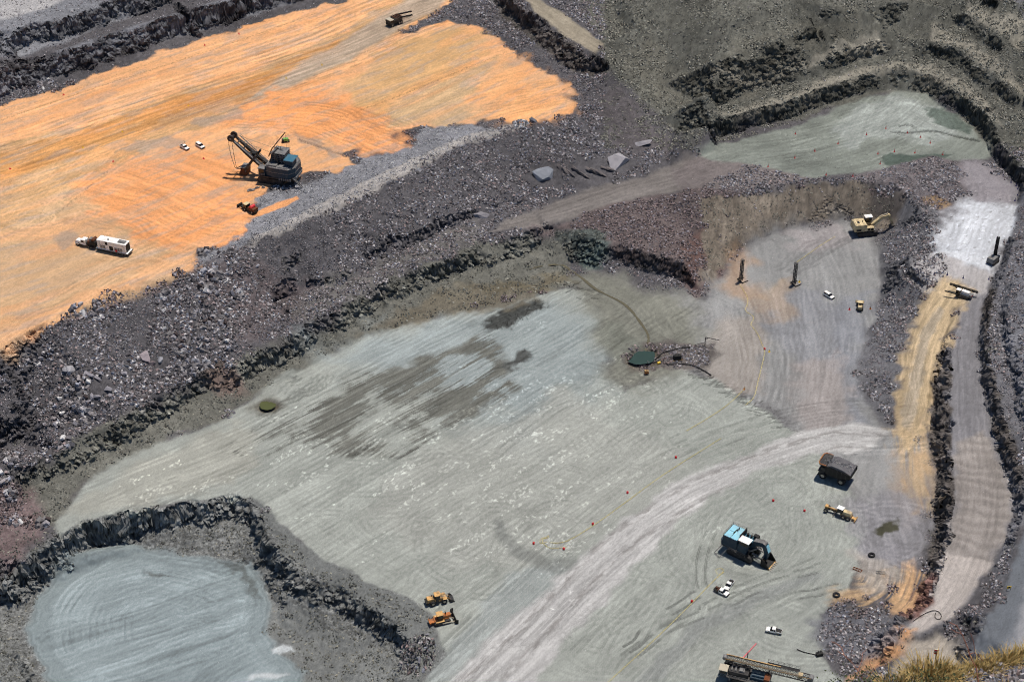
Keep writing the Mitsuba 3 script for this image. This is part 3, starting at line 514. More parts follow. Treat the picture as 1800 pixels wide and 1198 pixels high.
for px, n_ in (("1195,640 1250,668 1310,705 1380,745 1400,765", 150), ("880,575 920,550 960,535", 60), ("1040,520 1000,500 960,500 900,520", 70)):
    q = curve(W(px)[:, :2], .3)
    for j in R.integers(0, len(q) - 4, n_):
        t_ = q[j + 3] - q[j]; t_ = t_ / np.linalg.norm(t_); a_ = R.normal(.9, .4); d_ = np.array([t_[0] * math.cos(a_) - t_[1] * math.sin(a_), t_[0] * math.sin(a_) + t_[1] * math.cos(a_)])
        splat(q[j] + R.normal(0, 1.8, 2) + d_ * np.arange(-1.8, 1.8, .3)[:, None] * R.uniform(.4, 1.2), int(R.random() < .75), R.uniform(.4, 1.2))
keep = np.isin(PIECE, [NAMES.index(n) for n in ('orange_bench', 'haul_road', 'pit_floor', 'blast_pad', 'strip_road', 'ramp_road', 'lower_pit_floor', 'bench_road', 'road')])
MARK *= keep
COL[:] = COL * (1 + .6 * MARK[0])[:, None] * (1 - .6 * np.minimum(MARK[1], 1))[:, None]
COL[:] = COL * (1 + np.where(keep, .12, .2) * (R.random(len(X)) * 2 - 1))[:, None]
BUMP += .06 * MARK[0] - .10 * MARK[1]

# crags: bare rock with steep faces
paint_i = np.nonzero(CRAG > .02)[0]
rockc = COL[paint_i] * (1.15 - .45 * MASSIF[paint_i] - .45 * sstep(720, 740, Y[paint_i]) * sstep(-20, -60, X[paint_i]))[:, None] * (.6 + .8 * fbm2(X[paint_i] / 2.2, Z[paint_i] / 1.2 + Y[paint_i] / 3, 3, 8))[:, None]
COL[paint_i] = COL[paint_i] * (1 - CRAG[paint_i])[:, None] + rockc * CRAG[paint_i][:, None]
if 'rock_face' not in NAMES: NAMES.append('rock_face')
PIECE[CRAGGY > .6] = NAMES.index('rock_face')


# ------------------------------------------------------------------ relief and the sheets of ground
rough = (1 - .55 * MASSIF) * np.where(np.isin(PIECE, [NAMES.index(n) for n in NAMES if n in ('ground', 'rubble_slope', 'talus', 'scree', 'rock_face', 'gravel_bench')]), 1.0, .12)
Z = Z + BUMP + rough * ((fbm2(X / 4, Y / 4, 3, 31) - .5) * .6 + (fbm2(X / 1.1, Y / 1.1, 2, 32) - .5) * .55)
rid = 1 - np.abs(fbm2(X / 3.2 + Z / 9, Y / 3.2, 3, 33) * 2 - 1)
blk = np.floor(fbm2(X / 5, Y / 5, 2, 34) * 9) / 9
CUT = sstep(0, 6, X - 160 - .16 * (Y - 430)) * sstep(620, 590, Y)     # the clean cut along the right edge of the strip
Z = Z + CRAGGY * (1 - .5 * MASSIF) * (1 - .7 * CUT) * ((rid - .7) * 2.4 + (blk - .5) * 3.0)
CRG = CRAG * (1 - .4 * MASSIF) * (1 - .4 * CUT)
dx = CRG * (fbm2(X / 3, (Y + Z) / 3, 3, 35) - .5) * 3.0; dy = CRG * (fbm2(X / 2.5, Z / 2.0, 3, 36) - .5) * 3.4
V = np.stack([X + dx, Y + dy, Z], 1)
GROUND = RegularGridInterpolator((gx, gy), G1, bounds_error=False, fill_value=30.0)
ii = np.arange(NX * NY).reshape(NY, NX)
a, b, c_, d_ = ii[:-1, :-1].ravel(), ii[:-1, 1:].ravel(), ii[1:, 1:].ravel(), ii[1:, :-1].ravel()
FACES = np.vstack([np.stack([a, b, c_], 1), np.stack([a, c_, d_], 1)])
fp = np.sort(PIECE[FACES], 1)[:, 1]
def soil(name, rough=.95):
    scene[name] = {'type': 'diffuse', 'reflectance': {'type': 'mesh_attribute', 'name': 'vertex_color'}}
soil('soil')
for k, n in enumerate(NAMES):
    f = FACES[fp == k]
    if not len(f): continue
    used, inv = np.unique(f, return_inverse=True)
    if n == 'rock_face':                                         # jointed rock: finer faces, pushed in and out block by block
        v_, f_, at_ = trimesh.remesh.subdivide(V[used], inv.reshape(-1, 3), vertex_attributes={'a': np.c_[COL[used], (CRAGGY * (1 - .45 * MASSIF) * (1 - .3 * CUT))[used], -SLX[used], -SLY[used], CRAGGY[used]]}); at_ = at_['a']
        w_ = sstep(.0, .9, at_[:, 3]) * sstep(.6, .8, at_[:, 3] / (1e-6 + at_[:, 6]) * 0 + at_[:, 6]); o_ = np.c_[at_[:, 4:6], np.full(len(v_), .35)]; o_ /= np.linalg.norm(o_, axis=1, keepdims=True)
        bed = lambda p: np.c_[p[:, 0] * .55 + p[:, 2] * .5, p[:, 1] * .9, p[:, 2] * 1.1 - p[:, 0] * .25]
        for size, amp, tone in ((2.2, 2.4, .75), (1.0, .9, .6)):
            n_ = int(len(v_) * .35 / size ** 2) + 10; seeds = R.choice(len(v_), min(n_, len(v_)), replace=False); _, near = cKDTree(bed(v_[seeds])).query(bed(v_))
            q_ = R.random((len(seeds), 2))[near]; v_ = v_ + o_ * (w_ * (q_[:, 0] - .5) * amp)[:, None]; at_[:, :3] *= (1 - tone / 2 + tone * q_[:, 1])[:, None]
        print('rock_face', len(f_))
        scene[n] = mikit.ply((v_, f_), 'soil', smooth=False, color=np.clip(at_[:, :3], .004, .9)); labels[n] = {'label': 'dark blasted rock faces between the benches', 'category': 'ground', 'kind': 'structure'}
        continue
    scene[n] = mikit.ply((V[used], inv.reshape(-1, 3)), 'soil', smooth=(n != 'rock_face'), color=np.clip(COL[used], .004, .9))
    labels[n] = {'label': n.replace('_', ' '), 'category': 'ground', 'kind': 'structure'}


# ------------------------------------------------------------------ loose rock
def hull(n, q, seed):
    g = np.random.default_rng(seed); p = g.normal(size=(n, 3)); p /= np.linalg.norm(p, axis=1, keepdims=True); p *= g.uniform(.75, 1.1, (n, 1)) * np.asarray(q)
    m = trimesh.convex.convex_hull(p); return np.array(m.vertices), np.array(m.faces)
def block(seed, q=(1, .7, .5)):
    g = np.random.default_rng(seed); c = trimesh.creation.box((2 * q[0], 2 * q[1], 2 * q[2])); v = np.array(c.vertices) * g.uniform(.7, 1.1, (8, 3)); m = trimesh.convex.convex_hull(v); return np.array(m.vertices), np.array(m.faces)
ROCKS = [hull(10, (1, .8, .6), 50 + k) for k in range(14)]
BLOCKS = [block(80 + k, (1, .55 + .05 * (k % 5), .35 + .06 * (k % 4))) for k in range(14)]
def rot(g):
    q = g.normal(size=4); return trimesh.transformations.quaternion_matrix(q / np.linalg.norm(q))[:3, :3]
def tilt(g, a=.5):
    return trimesh.transformations.euler_matrix(g.normal(0, a), g.normal(0, a), g.uniform(0, 6.28))[:3, :3]
def rock_patch(seed, n, rad, s0, s1, tint, shapes=ROCKS, sink=.25, power=2.2, tilted=None):
    g = np.random.default_rng(seed); vs, fs, cs, at = [], [], [], 0
    for k in range(n):
        v, f = shapes[g.integers(len(shapes))]; s = s0 + (s1 - s0) * g.random() ** power
        a, r_ = g.uniform(0, 6.28), rad * math.sqrt(g.random())
        w = v @ (rot(g) if tilted is None else tilt(g, tilted)).T * s + [math.cos(a) * r_, math.sin(a) * r_, s * (.5 - sink) * g.uniform(.2, 1)]
        c = alb(np.clip(np.array(tint[g.integers(len(tint))]) * g.uniform(.62, 1.62), 0, 240))
        vs.append(w); fs.append(f + at); cs.append(np.tile(c, (len(v), 1))); at += len(v)
    return (np.vstack(vs), np.vstack(fs)), np.vstack(cs)
GREY = [(122, 122, 129), (132, 128, 129), (113, 116, 125), (144, 141, 144), (128, 116, 116), (165, 163, 165)]
RED0 = [(141, 122, 122), (132, 118, 120), (156, 128, 122), (122, 120, 125), (165, 148, 147)]
RED = [(126, 116, 117), (120, 112, 115), (134, 118, 117), (116, 114, 120), (142, 134, 134)]
GREEN = [(122, 122, 115), (112, 114, 109), (134, 133, 124), (148, 146, 137), (98, 100, 95)]
PALE = [(177, 179, 187), (163, 166, 175), (193, 193, 193), (151, 154, 163)]
CRAGC = [(139, 137, 128), (122, 122, 116), (108, 106, 104), (156, 153, 144), (129, 120, 116)]
def group_of(name, seeds, *a, **k):
    out = []
    for q in seeds:
        m, c = rock_patch(q, *a, **k); gname = f'{name}_{q}'
        scene[gname] = {'type': 'shapegroup', 'rock': mikit.ply(m, 'soil', smooth=False, color=c)}; out.append(gname)
    return out
KINDS = {'grey': group_of('grey_patch', range(1, 7), 44, 2.1, .18, .85, GREY), 'fine': group_of('fine_patch', range(71, 75), 60, 2.1, .14, .46, GREY), 'big': group_of('big_patch', range(81, 84), 24, 2.2, .22, 1.2, GREY, BLOCKS, power=1.6), 'red': group_of('red_patch', range(11, 15), 40, 2.1, .18, .8, RED),
         'green': group_of('green_patch', range(21, 26), 42, 2.1, .16, .8, GREEN), 'pale': group_of('pale_patch', range(31, 34), 36, 2.0, .14, .45, PALE),
         'talus': group_of('talus_patch', range(41, 44), 14, 2.0, .16, .6, GREEN),
         'few': group_of('few_patch', range(61, 64), 9, 2.0, .16, .5, GREY)}
TREE = cKDTree(XY)
NRM = np.stack([-SLX, -SLY, np.ones_like(SLX)], 1); NRM /= np.linalg.norm(NRM, axis=1, keepdims=True)
counts = {}
def lay(stuff, kind, p, up, s=1.0):
    counts[stuff] = counts.get(stuff, 0) + 1
    z_ = np.asarray(up); x_ = np.cross([math.cos(R.uniform(0, 6.28)), math.sin(R.uniform(0, 6.28)), .01], z_); x_ /= np.linalg.norm(x_); y_ = np.cross(z_, x_)
    M = np.eye(4); M[:3, 0], M[:3, 1], M[:3, 2], M[:3, 3] = x_ * s, y_ * s, z_ * s, p
    g = KINDS[kind][R.integers(len(KINDS[kind]))]
    scene[f'{stuff}__{counts[stuff]:03d}'] = {'type': 'instance', 'group': {'type': 'ref', 'id': g}, 'to_world': M}
def in_view(p, m=60):
    d = p - EYE; w = d @ FWD; u, v = 900 + F * (d @ RT) / w, 599 - F * (d @ UP) / w
    return (u > -m) & (u < 1800 + m) & (v > -m) & (v < 1198 + m), u, v
cx = np.arange(-330, 330, 2.9); cy = np.arange(360, 900, 2.9)
C = np.stack(np.meshgrid(cx, cy, indexing='ij'), -1).reshape(-1, 2); C = C + R.uniform(-1.3, 1.3, C.shape)
_, ci = TREE.query(C); P3 = V[ci]; ok, U_, V_ = in_view(P3)
nm = np.array(NAMES)[PIECE[ci]]
_, c4 = TREE.query(np.concatenate([C + np.array(o) * 2.2 for o in ((1, 0), (-1, 0), (0, 1), (0, -1))]))
soft = np.isin(PIECE, [NAMES.index(n) for n in NAMES if n in ('ground', 'rubble_slope', 'talus', 'scree', 'rock_face', 'gravel_bench')])
fp_mix = (soft[c4].reshape(4, -1).sum(0) < 4) & (R.random(len(C)) < .8)
redz = lin_red = COL[ci, 0] / (COL[ci, 2] + 1e-6)
sortn = fbm2(C[:, 0] / 16 + C[:, 1] / 60, C[:, 1] / 38, 3, 44)
for k in np.nonzero(ok)[0]:
    if any((U_[k] - a) ** 2 + 2 * (V_[k] - b) ** 2 < r * r for a, b, r in ((1090, 289, 27), (958, 307, 34), (1128, 254, 19), (845, 379, 20), (1035, 305, 40), (126, 653, 12), (256, 628, 14), (282, 636, 12), (190, 680, 26), (162, 702, 16))): continue
    if fp_mix[k] or SLOPE[ci[k]] > 1.0: continue
    n_, p, up = nm[k], P3[k], NRM[ci[k]]
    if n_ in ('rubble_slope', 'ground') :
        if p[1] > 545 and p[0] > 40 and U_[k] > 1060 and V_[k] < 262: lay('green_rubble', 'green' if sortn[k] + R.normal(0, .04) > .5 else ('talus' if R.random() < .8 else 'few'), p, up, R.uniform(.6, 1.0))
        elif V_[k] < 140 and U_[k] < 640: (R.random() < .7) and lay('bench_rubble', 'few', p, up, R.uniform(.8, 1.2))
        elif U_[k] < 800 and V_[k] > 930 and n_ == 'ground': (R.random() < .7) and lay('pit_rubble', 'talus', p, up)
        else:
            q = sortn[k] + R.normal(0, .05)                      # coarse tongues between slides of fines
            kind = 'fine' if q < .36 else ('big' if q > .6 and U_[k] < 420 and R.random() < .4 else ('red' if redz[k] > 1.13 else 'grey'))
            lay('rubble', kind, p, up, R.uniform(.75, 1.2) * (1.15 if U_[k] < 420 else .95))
    elif n_ == 'gravel_bench': lay('gravel', 'pale', p, up)
    elif n_ == 'scree': (R.random() < .75) and lay('talus_rubble', 'few' if R.random() < .4 else 'talus', p, up, R.uniform(.7, 1.2))
    elif n_ == 'talus': (R.random() < .75) and lay('talus_rubble', 'talus', p, up, R.uniform(.8, 1.3))
    elif n_ == 'rock_face' and CRAG[ci[k]] < .4: lay('pit_rubble', 'talus', p, up, R.uniform(.7, 1.1))
for n_, t in (('rubble', 'broken grey and reddish rock covering the slopes between the benches'), ('green_rubble', 'green grey broken rock on the upper right slopes'), ('bench_rubble', 'dark gravel on the narrow benches at the upper left'),
             ('pit_rubble', 'small loose rock around the lower pit'), ('gravel', 'pale grey gravel at the edge of the orange bench'), ('talus_rubble', 'olive grey scree below the crags'), ('crag_rock', 'angular blocks of the dark rock faces')):
    if n_ in counts: labels[n_] = {'label': t, 'category': 'rubble', 'kind': 'stuff'}
print(counts)


# ------------------------------------------------------------------ materials of made things
def solid(name, rgb, rough=.5, metal=0.0, **k):
    scene[name] = {'type': 'principled', 'base_color': {'type': 'rgb', 'value': [float(c) for c in lin(rgb)]}, 'roughness': rough, 'metallic': metal, **k}
def dusty(name, rgb, dust_and_shade=(168, 160, 150), amount=.55, rough=.5, sc=.8):
    a, b = [float(c) for c in lin(rgb)], [float(c) for c in lin(dust_and_shade)]
    def fn(p, n, uv):
        k = mikit.smoothstep(.42, .75, mikit.fbm(p.x * sc, p.y * sc, p.z * sc, 3)) * amount
        return mikit.mix(a, b, k)
    scene[name] = {'type': 'principled', 'base_color': mikit.proc(fn), 'roughness': rough, 'specular': .4}
dusty('white_paint', (238, 238, 236), (190, 180, 170), .35, .4)
dusty('cream_paint', (206, 188, 148), (124, 106, 82), .6, .5)
dusty('yellow_paint', (206, 164, 104), (96, 82, 66), .75, .5)  # second tone is grime, darkened further to stand in for shaded sides
dusty('orange_paint', (180, 108, 52), (92, 68, 50), .65, .55)
dusty('teal_paint', (52, 104, 128), (90, 116, 126), .4, .45)
dusty('blue_paint', (24, 52, 70), (58, 74, 82), .5, .5)
dusty('dark_steel', (40, 40, 42), (92, 88, 84), .5, .6)
dusty('grey_steel', (120, 120, 120), (70, 66, 62), .6, .55)
dusty('rust', (110, 62, 34), (66, 50, 42), .6, .8)
dusty('sunlit_teal', (140, 200, 220), (150, 170, 178), .4, .5)  # teal lightened in the paint for sun on roof panels and stick cover
solid('rubber', (38, 38, 40), .85); solid('dark_glass', (16, 20, 24), .1); solid('red_plastic', (206, 42, 50), .5); solid('blue_plastic', (34, 40, 96), .5); solid('yellow_plastic', (226, 190, 60), .5)
solid('green_paint', (112, 168, 84), .5); solid('pink_tape', (240, 110, 124), .6); solid('black', (20, 20, 20), .7); solid('hose_yellow', (206, 190, 122), .7); solid('pale_rim', (176, 168, 150), .6)
scene['water_green'] = {'type': 'principled', 'base_color': {'type': 'rgb', 'value': [.035, .06, .05]}, 'roughness': .06}
scene['water_olive'] = {'type': 'principled', 'base_color': {'type': 'rgb', 'value': [.085, .095, .035]}, 'roughness': .08}
scene['water_mud'] = {'type': 'principled', 'base_color': {'type': 'rgb', 'value': [.11, .10, .065]}, 'roughness': .25}

# ------------------------------------------------------------------ mesh helpers (local frame: x forward, y left, z up)
def bx(x0, x1, y0, y1, z0, z1):
    return trimesh.creation.box((x1 - x0, y1 - y0, z1 - z0), T_(((x0 + x1) / 2, (y0 + y1) / 2, (z0 + z1) / 2)))
def T_(v): return trimesh.transformations.translation_matrix(v)
def hl(*pts): return trimesh.convex.convex_hull(np.array(pts, float))
def tb(lo, hi, z0, z1):                                          # tapered box: (x0,x1,y0,y1) at z0 and z1
    return hl(*[(x, y, z) for q, z in ((lo, z0), (hi, z1)) for x in q[:2] for y in q[2:]])
def rod(a, b, r, n=8):
    return trimesh.creation.cylinder(r, segment=(a, b), sections=n)
def beam(a, b, w, h):
    a, b = np.array(a, float), np.array(b, float); L = np.linalg.norm(b - a); x = (b - a) / L; y = np.cross([0, 0, 1], x)
    y = np.array([0, 1.0, 0]) if np.linalg.norm(y) < 1e-6 else y / np.linalg.norm(y); z = np.cross(x, y); M = np.eye(4); M[:3, 0], M[:3, 1], M[:3, 2], M[:3, 3] = x, y, z, (a + b) / 2
    return trimesh.creation.box((L, w, h), M)
def tube(p, r, n=6):
    return trimesh.util.concatenate([rod(a, b, r, n) for a, b in zip(p[:-1], p[1:])])
def prof(xz, y0, y1):
    from shapely.geometry import Polygon
    m = trimesh.creation.extrude_polygon(Polygon(xz), y1 - y0, engine='earcut'); v = m.vertices.copy()
    m.vertices = np.stack([v[:, 0], v[:, 2] + y0, v[:, 1]], 1); m.invert(); return m
def cat(*m): return trimesh.util.concatenate([x for q in m for x in (q if isinstance(q, (list, tuple)) else [q])])
def lattice(p0, p1, w, bays, r=.08):
    p0, p1 = np.array(p0, float), np.array(p1, float); x = (p1 - p0) / np.linalg.norm(p1 - p0); y = np.cross(x, [0, 1, 0] if abs(x[1]) < .9 else [1, 0, 0]); y /= np.linalg.norm(y); z = np.cross(x, y)
    cs = [(y * a + z * b) * w / 2 for a, b in ((1, 1), (1, -1), (-1, -1), (-1, 1))]; L = np.linalg.norm(p1 - p0); m = [beam(p0 + c, p1 + c, r * 2, r * 2) for c in cs]
    for k in range(bays):
        a, b = p0 + x * L * k / bays, p0 + x * L * (k + 1) / bays
        for c, d in zip(cs, cs[1:] + cs[:1]):
            m.append(beam(a + c, b + d, r, r) if k % 2 else beam(a + d, b + c, r, r)); m.append(beam(b + c, b + d, r, r))
    return cat(m)
def rails(p, h=1.1, r=.05):
    m = []
    for a, b in zip(p[:-1], p[1:]):
        a, b = np.array(a, float), np.array(b, float)
        for k in (.5, 1): m.append(rod(a + [0, 0, h * k], b + [0, 0, h * k], r, 5))
        n = max(1, int(np.linalg.norm(b - a) / 1.5))
        m += [rod(a + (b - a) * i / n, a + (b - a) * i / n + [0, 0, h], r, 5) for i in range(n + 1)]
    return cat(m)
def wheel_m(x, y, r, w):
    s = trimesh.creation.revolve(np.array([[r * .5, -w / 2], [r * .86, -w / 2], [r * .97, -w * .36], [r, -w * .2], [r, w * .2], [r * .97, w * .36], [r * .86, w / 2], [r * .5, w / 2], [r * .5, -w / 2]]), sections=20)
    s.apply_transform(trimesh.transformations.rotation_matrix(math.pi / 2, (1, 0, 0))); s.apply_translation((x, y, r))
    sy = 1 if y > 0 else -1
    rim = cat(rod((x, y - w * .44, r), (x, y + w * .44, r), r * .52, 14), rod((x, y + sy * w * .4, r), (x, y + sy * w * .52, r), r * .2, 10)); return s, rim
def crawler_m(x0, x1, y, w, h):
    r = h / 2; n = 10; a = np.linspace(math.pi / 2, 3 * math.pi / 2, n); L = [(x0 + r + r * math.cos(t), r + r * math.sin(t)) for t in a] + [(x1 - r - r * math.cos(t), r - r * math.sin(t) * 1.0) for t in a]
    body = prof([(p[0], r + (p[1] - r) * .88) for p in L], y - w * .42, y + w * .42); shoes = []
    per = np.array(L + L[:1]); s = np.r_[0, np.cumsum(np.linalg.norm(np.diff(per, axis=0), axis=1))]
    for t in np.arange(0, s[-1], .62):
        p = np.array([np.interp(t, s, per[:, 0]), np.interp(t, s, per[:, 1])]); q = np.array([np.interp((t + .5) % s[-1], s, per[:, 0]), np.interp((t + .5) % s[-1], s, per[:, 1])])
        if np.linalg.norm(q - p) > .2: shoes.append(beam((p[0], y, p[1]), (q[0], y, q[1]), w, .14))
    rollers = [rod((x0 + r + (x1 - x0 - h) * k / 6, y - w * .47, r * .8), (x0 + r + (x1 - x0 - h) * k / 6, y + w * .47, r * .8), r * .32, 10) for k in range(7)]
    return cat(body, shoes, rollers)

def ground_z(x, y):
    _, i = TREE.query([x, y], k=9); return float(np.median(V[i, 2]))
def numbered(name):
    if name not in labels: return name
    k = 1
    while f'{name}_{k:03d}' in labels: k += 1
    return f'{name}_{k:03d}'
class Thing:
    def __init__(s, name, label, category, at, toward=None, group=None, yaw=None, scale=1.0, dz=0.0, level=None):
        s.key = numbered(name); p = on_ground([at[0]], [at[1]], GROUND)[0]
        labels[s.key] = {'label': label, 'category': category}
        if group: labels[s.key]['group'] = group
        if toward is not None:
            q = on_ground([toward[0]], [toward[1]], GROUND)[0]; yaw = math.atan2(q[1] - p[1], q[0] - p[0])
        s.yaw = yaw or 0.0; s.z = (ground_z(p[0], p[1]) if level is None else level) + dz; s.p = np.array([p[0], p[1], s.z])
        M = trimesh.transformations.rotation_matrix(s.yaw, (0, 0, 1)); M[:3, :3] *= scale; M[:3, 3] = s.p; s.M = M; s.n = 0
    def part(s, name, mesh, mat, parent=None, smooth=35, label=None):
        k = f'{parent or s.key}__{name}'; i = 0
        while k in scene: i += 1; k = f'{parent or s.key}__{name}_{i:03d}'
        scene[k] = mikit.ply(cat(mesh), mat, smooth=smooth, to_world=T(s.M)); s.n += 1
        if label: labels[k] = {'label': label}
        return k
    def whole(s, mesh, mat, smooth=35):
        scene[s.key] = mikit.ply(cat(mesh), mat, smooth=smooth, to_world=T(s.M)); return s
    def wheel(s, x, y, r, w, rim='pale_rim'):
        t, q = wheel_m(x, y, r, w); k = s.part('wheel', t, 'rubber'); s.part('rim', q, rim, k)

# ------------------------------------------------------------------ electric rope shovel on the orange bench
t = Thing('rope_shovel', 'huge dark blue rope shovel with tall twin boom on the orange ground', 'mining shovel', (486, 313), (427, 303.5))
for y in (-4.6, 4.6): t.part('crawler', crawler_m(-5.5, 6.5, y, 2.3, 2.7), 'dark_steel')
t.part('car_body', cat(bx(-4, 5, -3.6, 3.6, .7, 2.6), rod((0, 0, 2.4), (0, 0, 3.6), 3.9, 24)), 'black')
t.part('deck', cat(bx(-9, 5, -6.2, 6.2, 3.4, 4.0), bx(-10.5, -2, -5, 5, 3.5, 4.4)), 'dark_steel')
oct_ = [(-10.8, -3.2), (-8.4, -6.0), (-1, -6.0), (2.6, -5.2), (2.6, 5.2), (-1, 6.0), (-8.4, 6.0), (-10.8, 3.2)]
h = t.part('machinery_house', hl(*[(x, y, z) for x, y in oct_ for z in (4.0, 8.6)]), 'blue_paint', smooth=False)
t.part('wall_band', cat(hl(*[(x * 1.006, y * 1.008, z) for x, y in oct_ for z in (6.3, 6.55)]), hl(*[(x * 1.006, y * 1.008, z) for x, y in oct_ for z in (8.45, 8.7)])), 'grey_steel', h, False)
t.part('counterweight', [bx(-11.0 + .35 * k, -10.75 + .35 * k, -3.6 - k * .3, 3.6 + k * .3, 3.1, 4.2) for k in range(2)] + [bx(-9.6 + k * 1.0, -9.1 + k * 1.0, 6.0, 6.35, 3.2, 4.3) for k in range(6)], 'grey_steel', smooth=False)
t.part('roof_deck', cat(bx(-8, -3.4, 2.2, 5.4, 8.7, 8.95), bx(-2.6, 2, 2.0, 5.0, 8.7, 9.3), bx(-8, 2, -5.2, -4.3, 8.7, 9.2), bx(-2, 1.5, -1, 1.2, 8.7, 9.6)), 'grey_steel', smooth=False)
lt = t.part('filter_tower', bx(-5.2, .4, -4.4, 1.2, 8.7, 13.2), 'black', smooth=False)
t.part('louvre', [bx(-5.6, .9, -4.8, 1.7, 9.5 + k * .95, 9.72 + k * .95) for k in range(5)] + [beam((-5.2 + j * 1.4, 1.5, 8.9), (-4.6 + j * 1.4, 1.5, 13.6), .3, .2) for j in range(5)], 'grey_steel', lt, False)
ch = t.part('control_room', bx(-9.6, -6.2, -1.5, 3.2, 8.6, 11.6), 'blue_paint', smooth=False); t.part('roof', bx(-10.2, -5.7, -2.0, 3.8, 11.6, 11.95), 'teal_paint', ch, False)
c = t.part('cab', cat(bx(2.6, 5.4, 3.0, 6.0, 4.2, 7.4)), 'blue_paint', smooth=False); t.part('window', cat(bx(5.4, 5.46, 3.2, 5.8, 5.2, 7.0), bx(2.9, 5.2, 6.0, 6.06, 5.2, 7.0)), 'dark_glass', c, False); t.part('roof', bx(2.4, 5.7, 2.8, 6.2, 7.4, 7.6), 'grey_steel', c, False)
for y in (-1.7, 1.7):
    t.part('boom', cat(hl(*[(3.4, y + a, 4.2 + b) for a in (-.75, .75) for b in (-.6, 1.2)], *[(11, y + a, 10.5 + b) for a in (-.8, .8) for b in (-.9, .9)]), hl(*[(11, y + a, 10.5 + b) for a in (-.8, .8) for b in (-.9, .9)], *[(18.6, y + a, 17.0 + b) for a in (-.45, .45) for b in (-.5, .5)])), 'dark_steel', smooth=False)
    sh = t.part('sheave', cat(rod((19.2, y - .35, 17.6), (19.2, y + .35, 17.6), 1.55, 22)), 'dark_steel'); t.part('hub', rod((19.2, y - .6, 17.6), (19.2, y + .6, 17.6), .5, 12), 'grey_steel', sh)
    t.part('hoist_rope', tube([(20.7, y, 17.6), (20.2, y * .8, 9), (19.3, y * .35, 2.6), (18.6, 0, 1.6)], .11), 'black')
    t.part('suspension_rope', rod((18.4, y, 17.9), (-.5, y * 1.1, 13.6), .07, 5), 'grey_steel')
    t.part('walkway', cat([beam((4 + k, y * 1.65, 5.8 + k * .86), (5 + k, y * 1.65, 6.66 + k * .86), .7, .08) for k in range(13)], [rod((4 + k * 2, y * 1.8, 5.8 + k * 1.72), (4 + k * 2, y * 1.8, 6.9 + k * 1.72), .05, 5) for k in range(7)], rod((4, y * 1.8, 6.9), (17, y * 1.8, 18.0), .05, 5)), 'grey_steel', smooth=False)
t.part('boom_tie', cat([beam((6 + k * 2.6, -1.6, 6.6 + k * 2.25), (6 + k * 2.6, 1.6, 6.6 + k * 2.25), .5, .4) for k in range(5)]), 'dark_steel', smooth=False)
t.part('shipper_shaft', cat(rod((9.4, -2.8, 9.4), (9.4, 2.8, 9.4), .6), bx(8.4, 10.4, -1.1, 1.1, 9.6, 11.4)), 'black')
for y in (-.95, .95): t.part('gantry', cat(beam((-3, y * 2.6, 8.6), (-.6, y * 2.2, 14.2), .5, .5), beam((1.6, y * 2.6, 8.6), (-.6, y * 2.2, 14.2), .5, .5), rod((-.6, -2.2, 14.1), (-.6, 2.2, 14.1), .3)), 'dark_steel', smooth=False)
t.part('dipper_handle', cat(beam((7.6, 2.7, 11.5), (13.6, 2.7, 3.2), .6, .9), beam((7.6, -2.7, 11.5), (13.6, -2.7, 3.2), .6, .9)), 'dark_steel', smooth=False)
d = t.part('dipper', cat(hl(*[(x, y, z) for x, z in ((13.2, .3), (16.6, .3), (12.8, 3.6), (15.6, 3.9)) for y in (-2.1, 2.1)])), 'rust', smooth=False)
t.part('dipper_door', cat(bx(12.6, 15.9, -2.2, 2.2, 3.7, 4.0), bx(13.2, 13.7, -2.3, 2.3, 2.2, 4.4)), 'grey_steel', d, False)
t.part('tooth', [hl((16.4, y, .2), (16.4, y + .5, .2), (17.6, y + .25, .35), (16.4, y + .25, .75)) for y in (-2.0, -1.2, -.4, .4, 1.2)], 'dark_steel', d, False)
t.part('bail', cat(tube([(15.2, -2.2, 3.4), (18.4, -.4, 2.0), (18.4, .4, 2.0), (15.2, 2.2, 3.4)], .22)), 'black', d)
sc_ = t.part('service_crane', cat(beam((4.2, -3.0, 8.6), (2.4, -3.2, 12.6), .5, .5)), 'orange_paint', smooth=False); t.part('jib', beam((2.4, -3.2, 12.6), (-4.4, -3.6, 21.5), .42, .42), 'black', sc_, False)
t.part('line', rod((-4.4, -3.6, 21.4), (-4.6, -3.4, 12.9), .05, 5), 'black', sc_)
for y in (4.2, 5.2): t.part('stair', cat(beam((-10.2, y, 4.4), (-14.2, y, .3), .16, .3)), 'grey_steel', smooth=False)
t.part('stair_step', [bx(-10.6 - k * .48, -10.2 - k * .48, 4.2, 5.2, 4.1 - k * .5, 4.18 - k * .5) for k in range(8)], 'grey_steel', smooth=False)
t.part('railing', cat(rails([(-8.2, 5.8, 8.7), (-1, 5.8, 8.7), (2.4, 5.0, 8.7)]), rails([(-10.6, 3, 8.7), (-10.6, -3, 8.7), (-8.3, -5.8, 8.7), (0, -5.8, 8.7)]), rails([(2.8, 2.6, 4.2), (5.6, 2.6, 4.2), (5.6, 6.3, 4.2), (2.4, 6.3, 4.2)])), 'grey_steel', smooth=False)
t.part('vent_stack', [rod((-2 + k * .9, -2.5, 13.2), (-2 + k * .9, -2.5, 14.8), .13, 6) for k in range(4)], 'grey_steel')

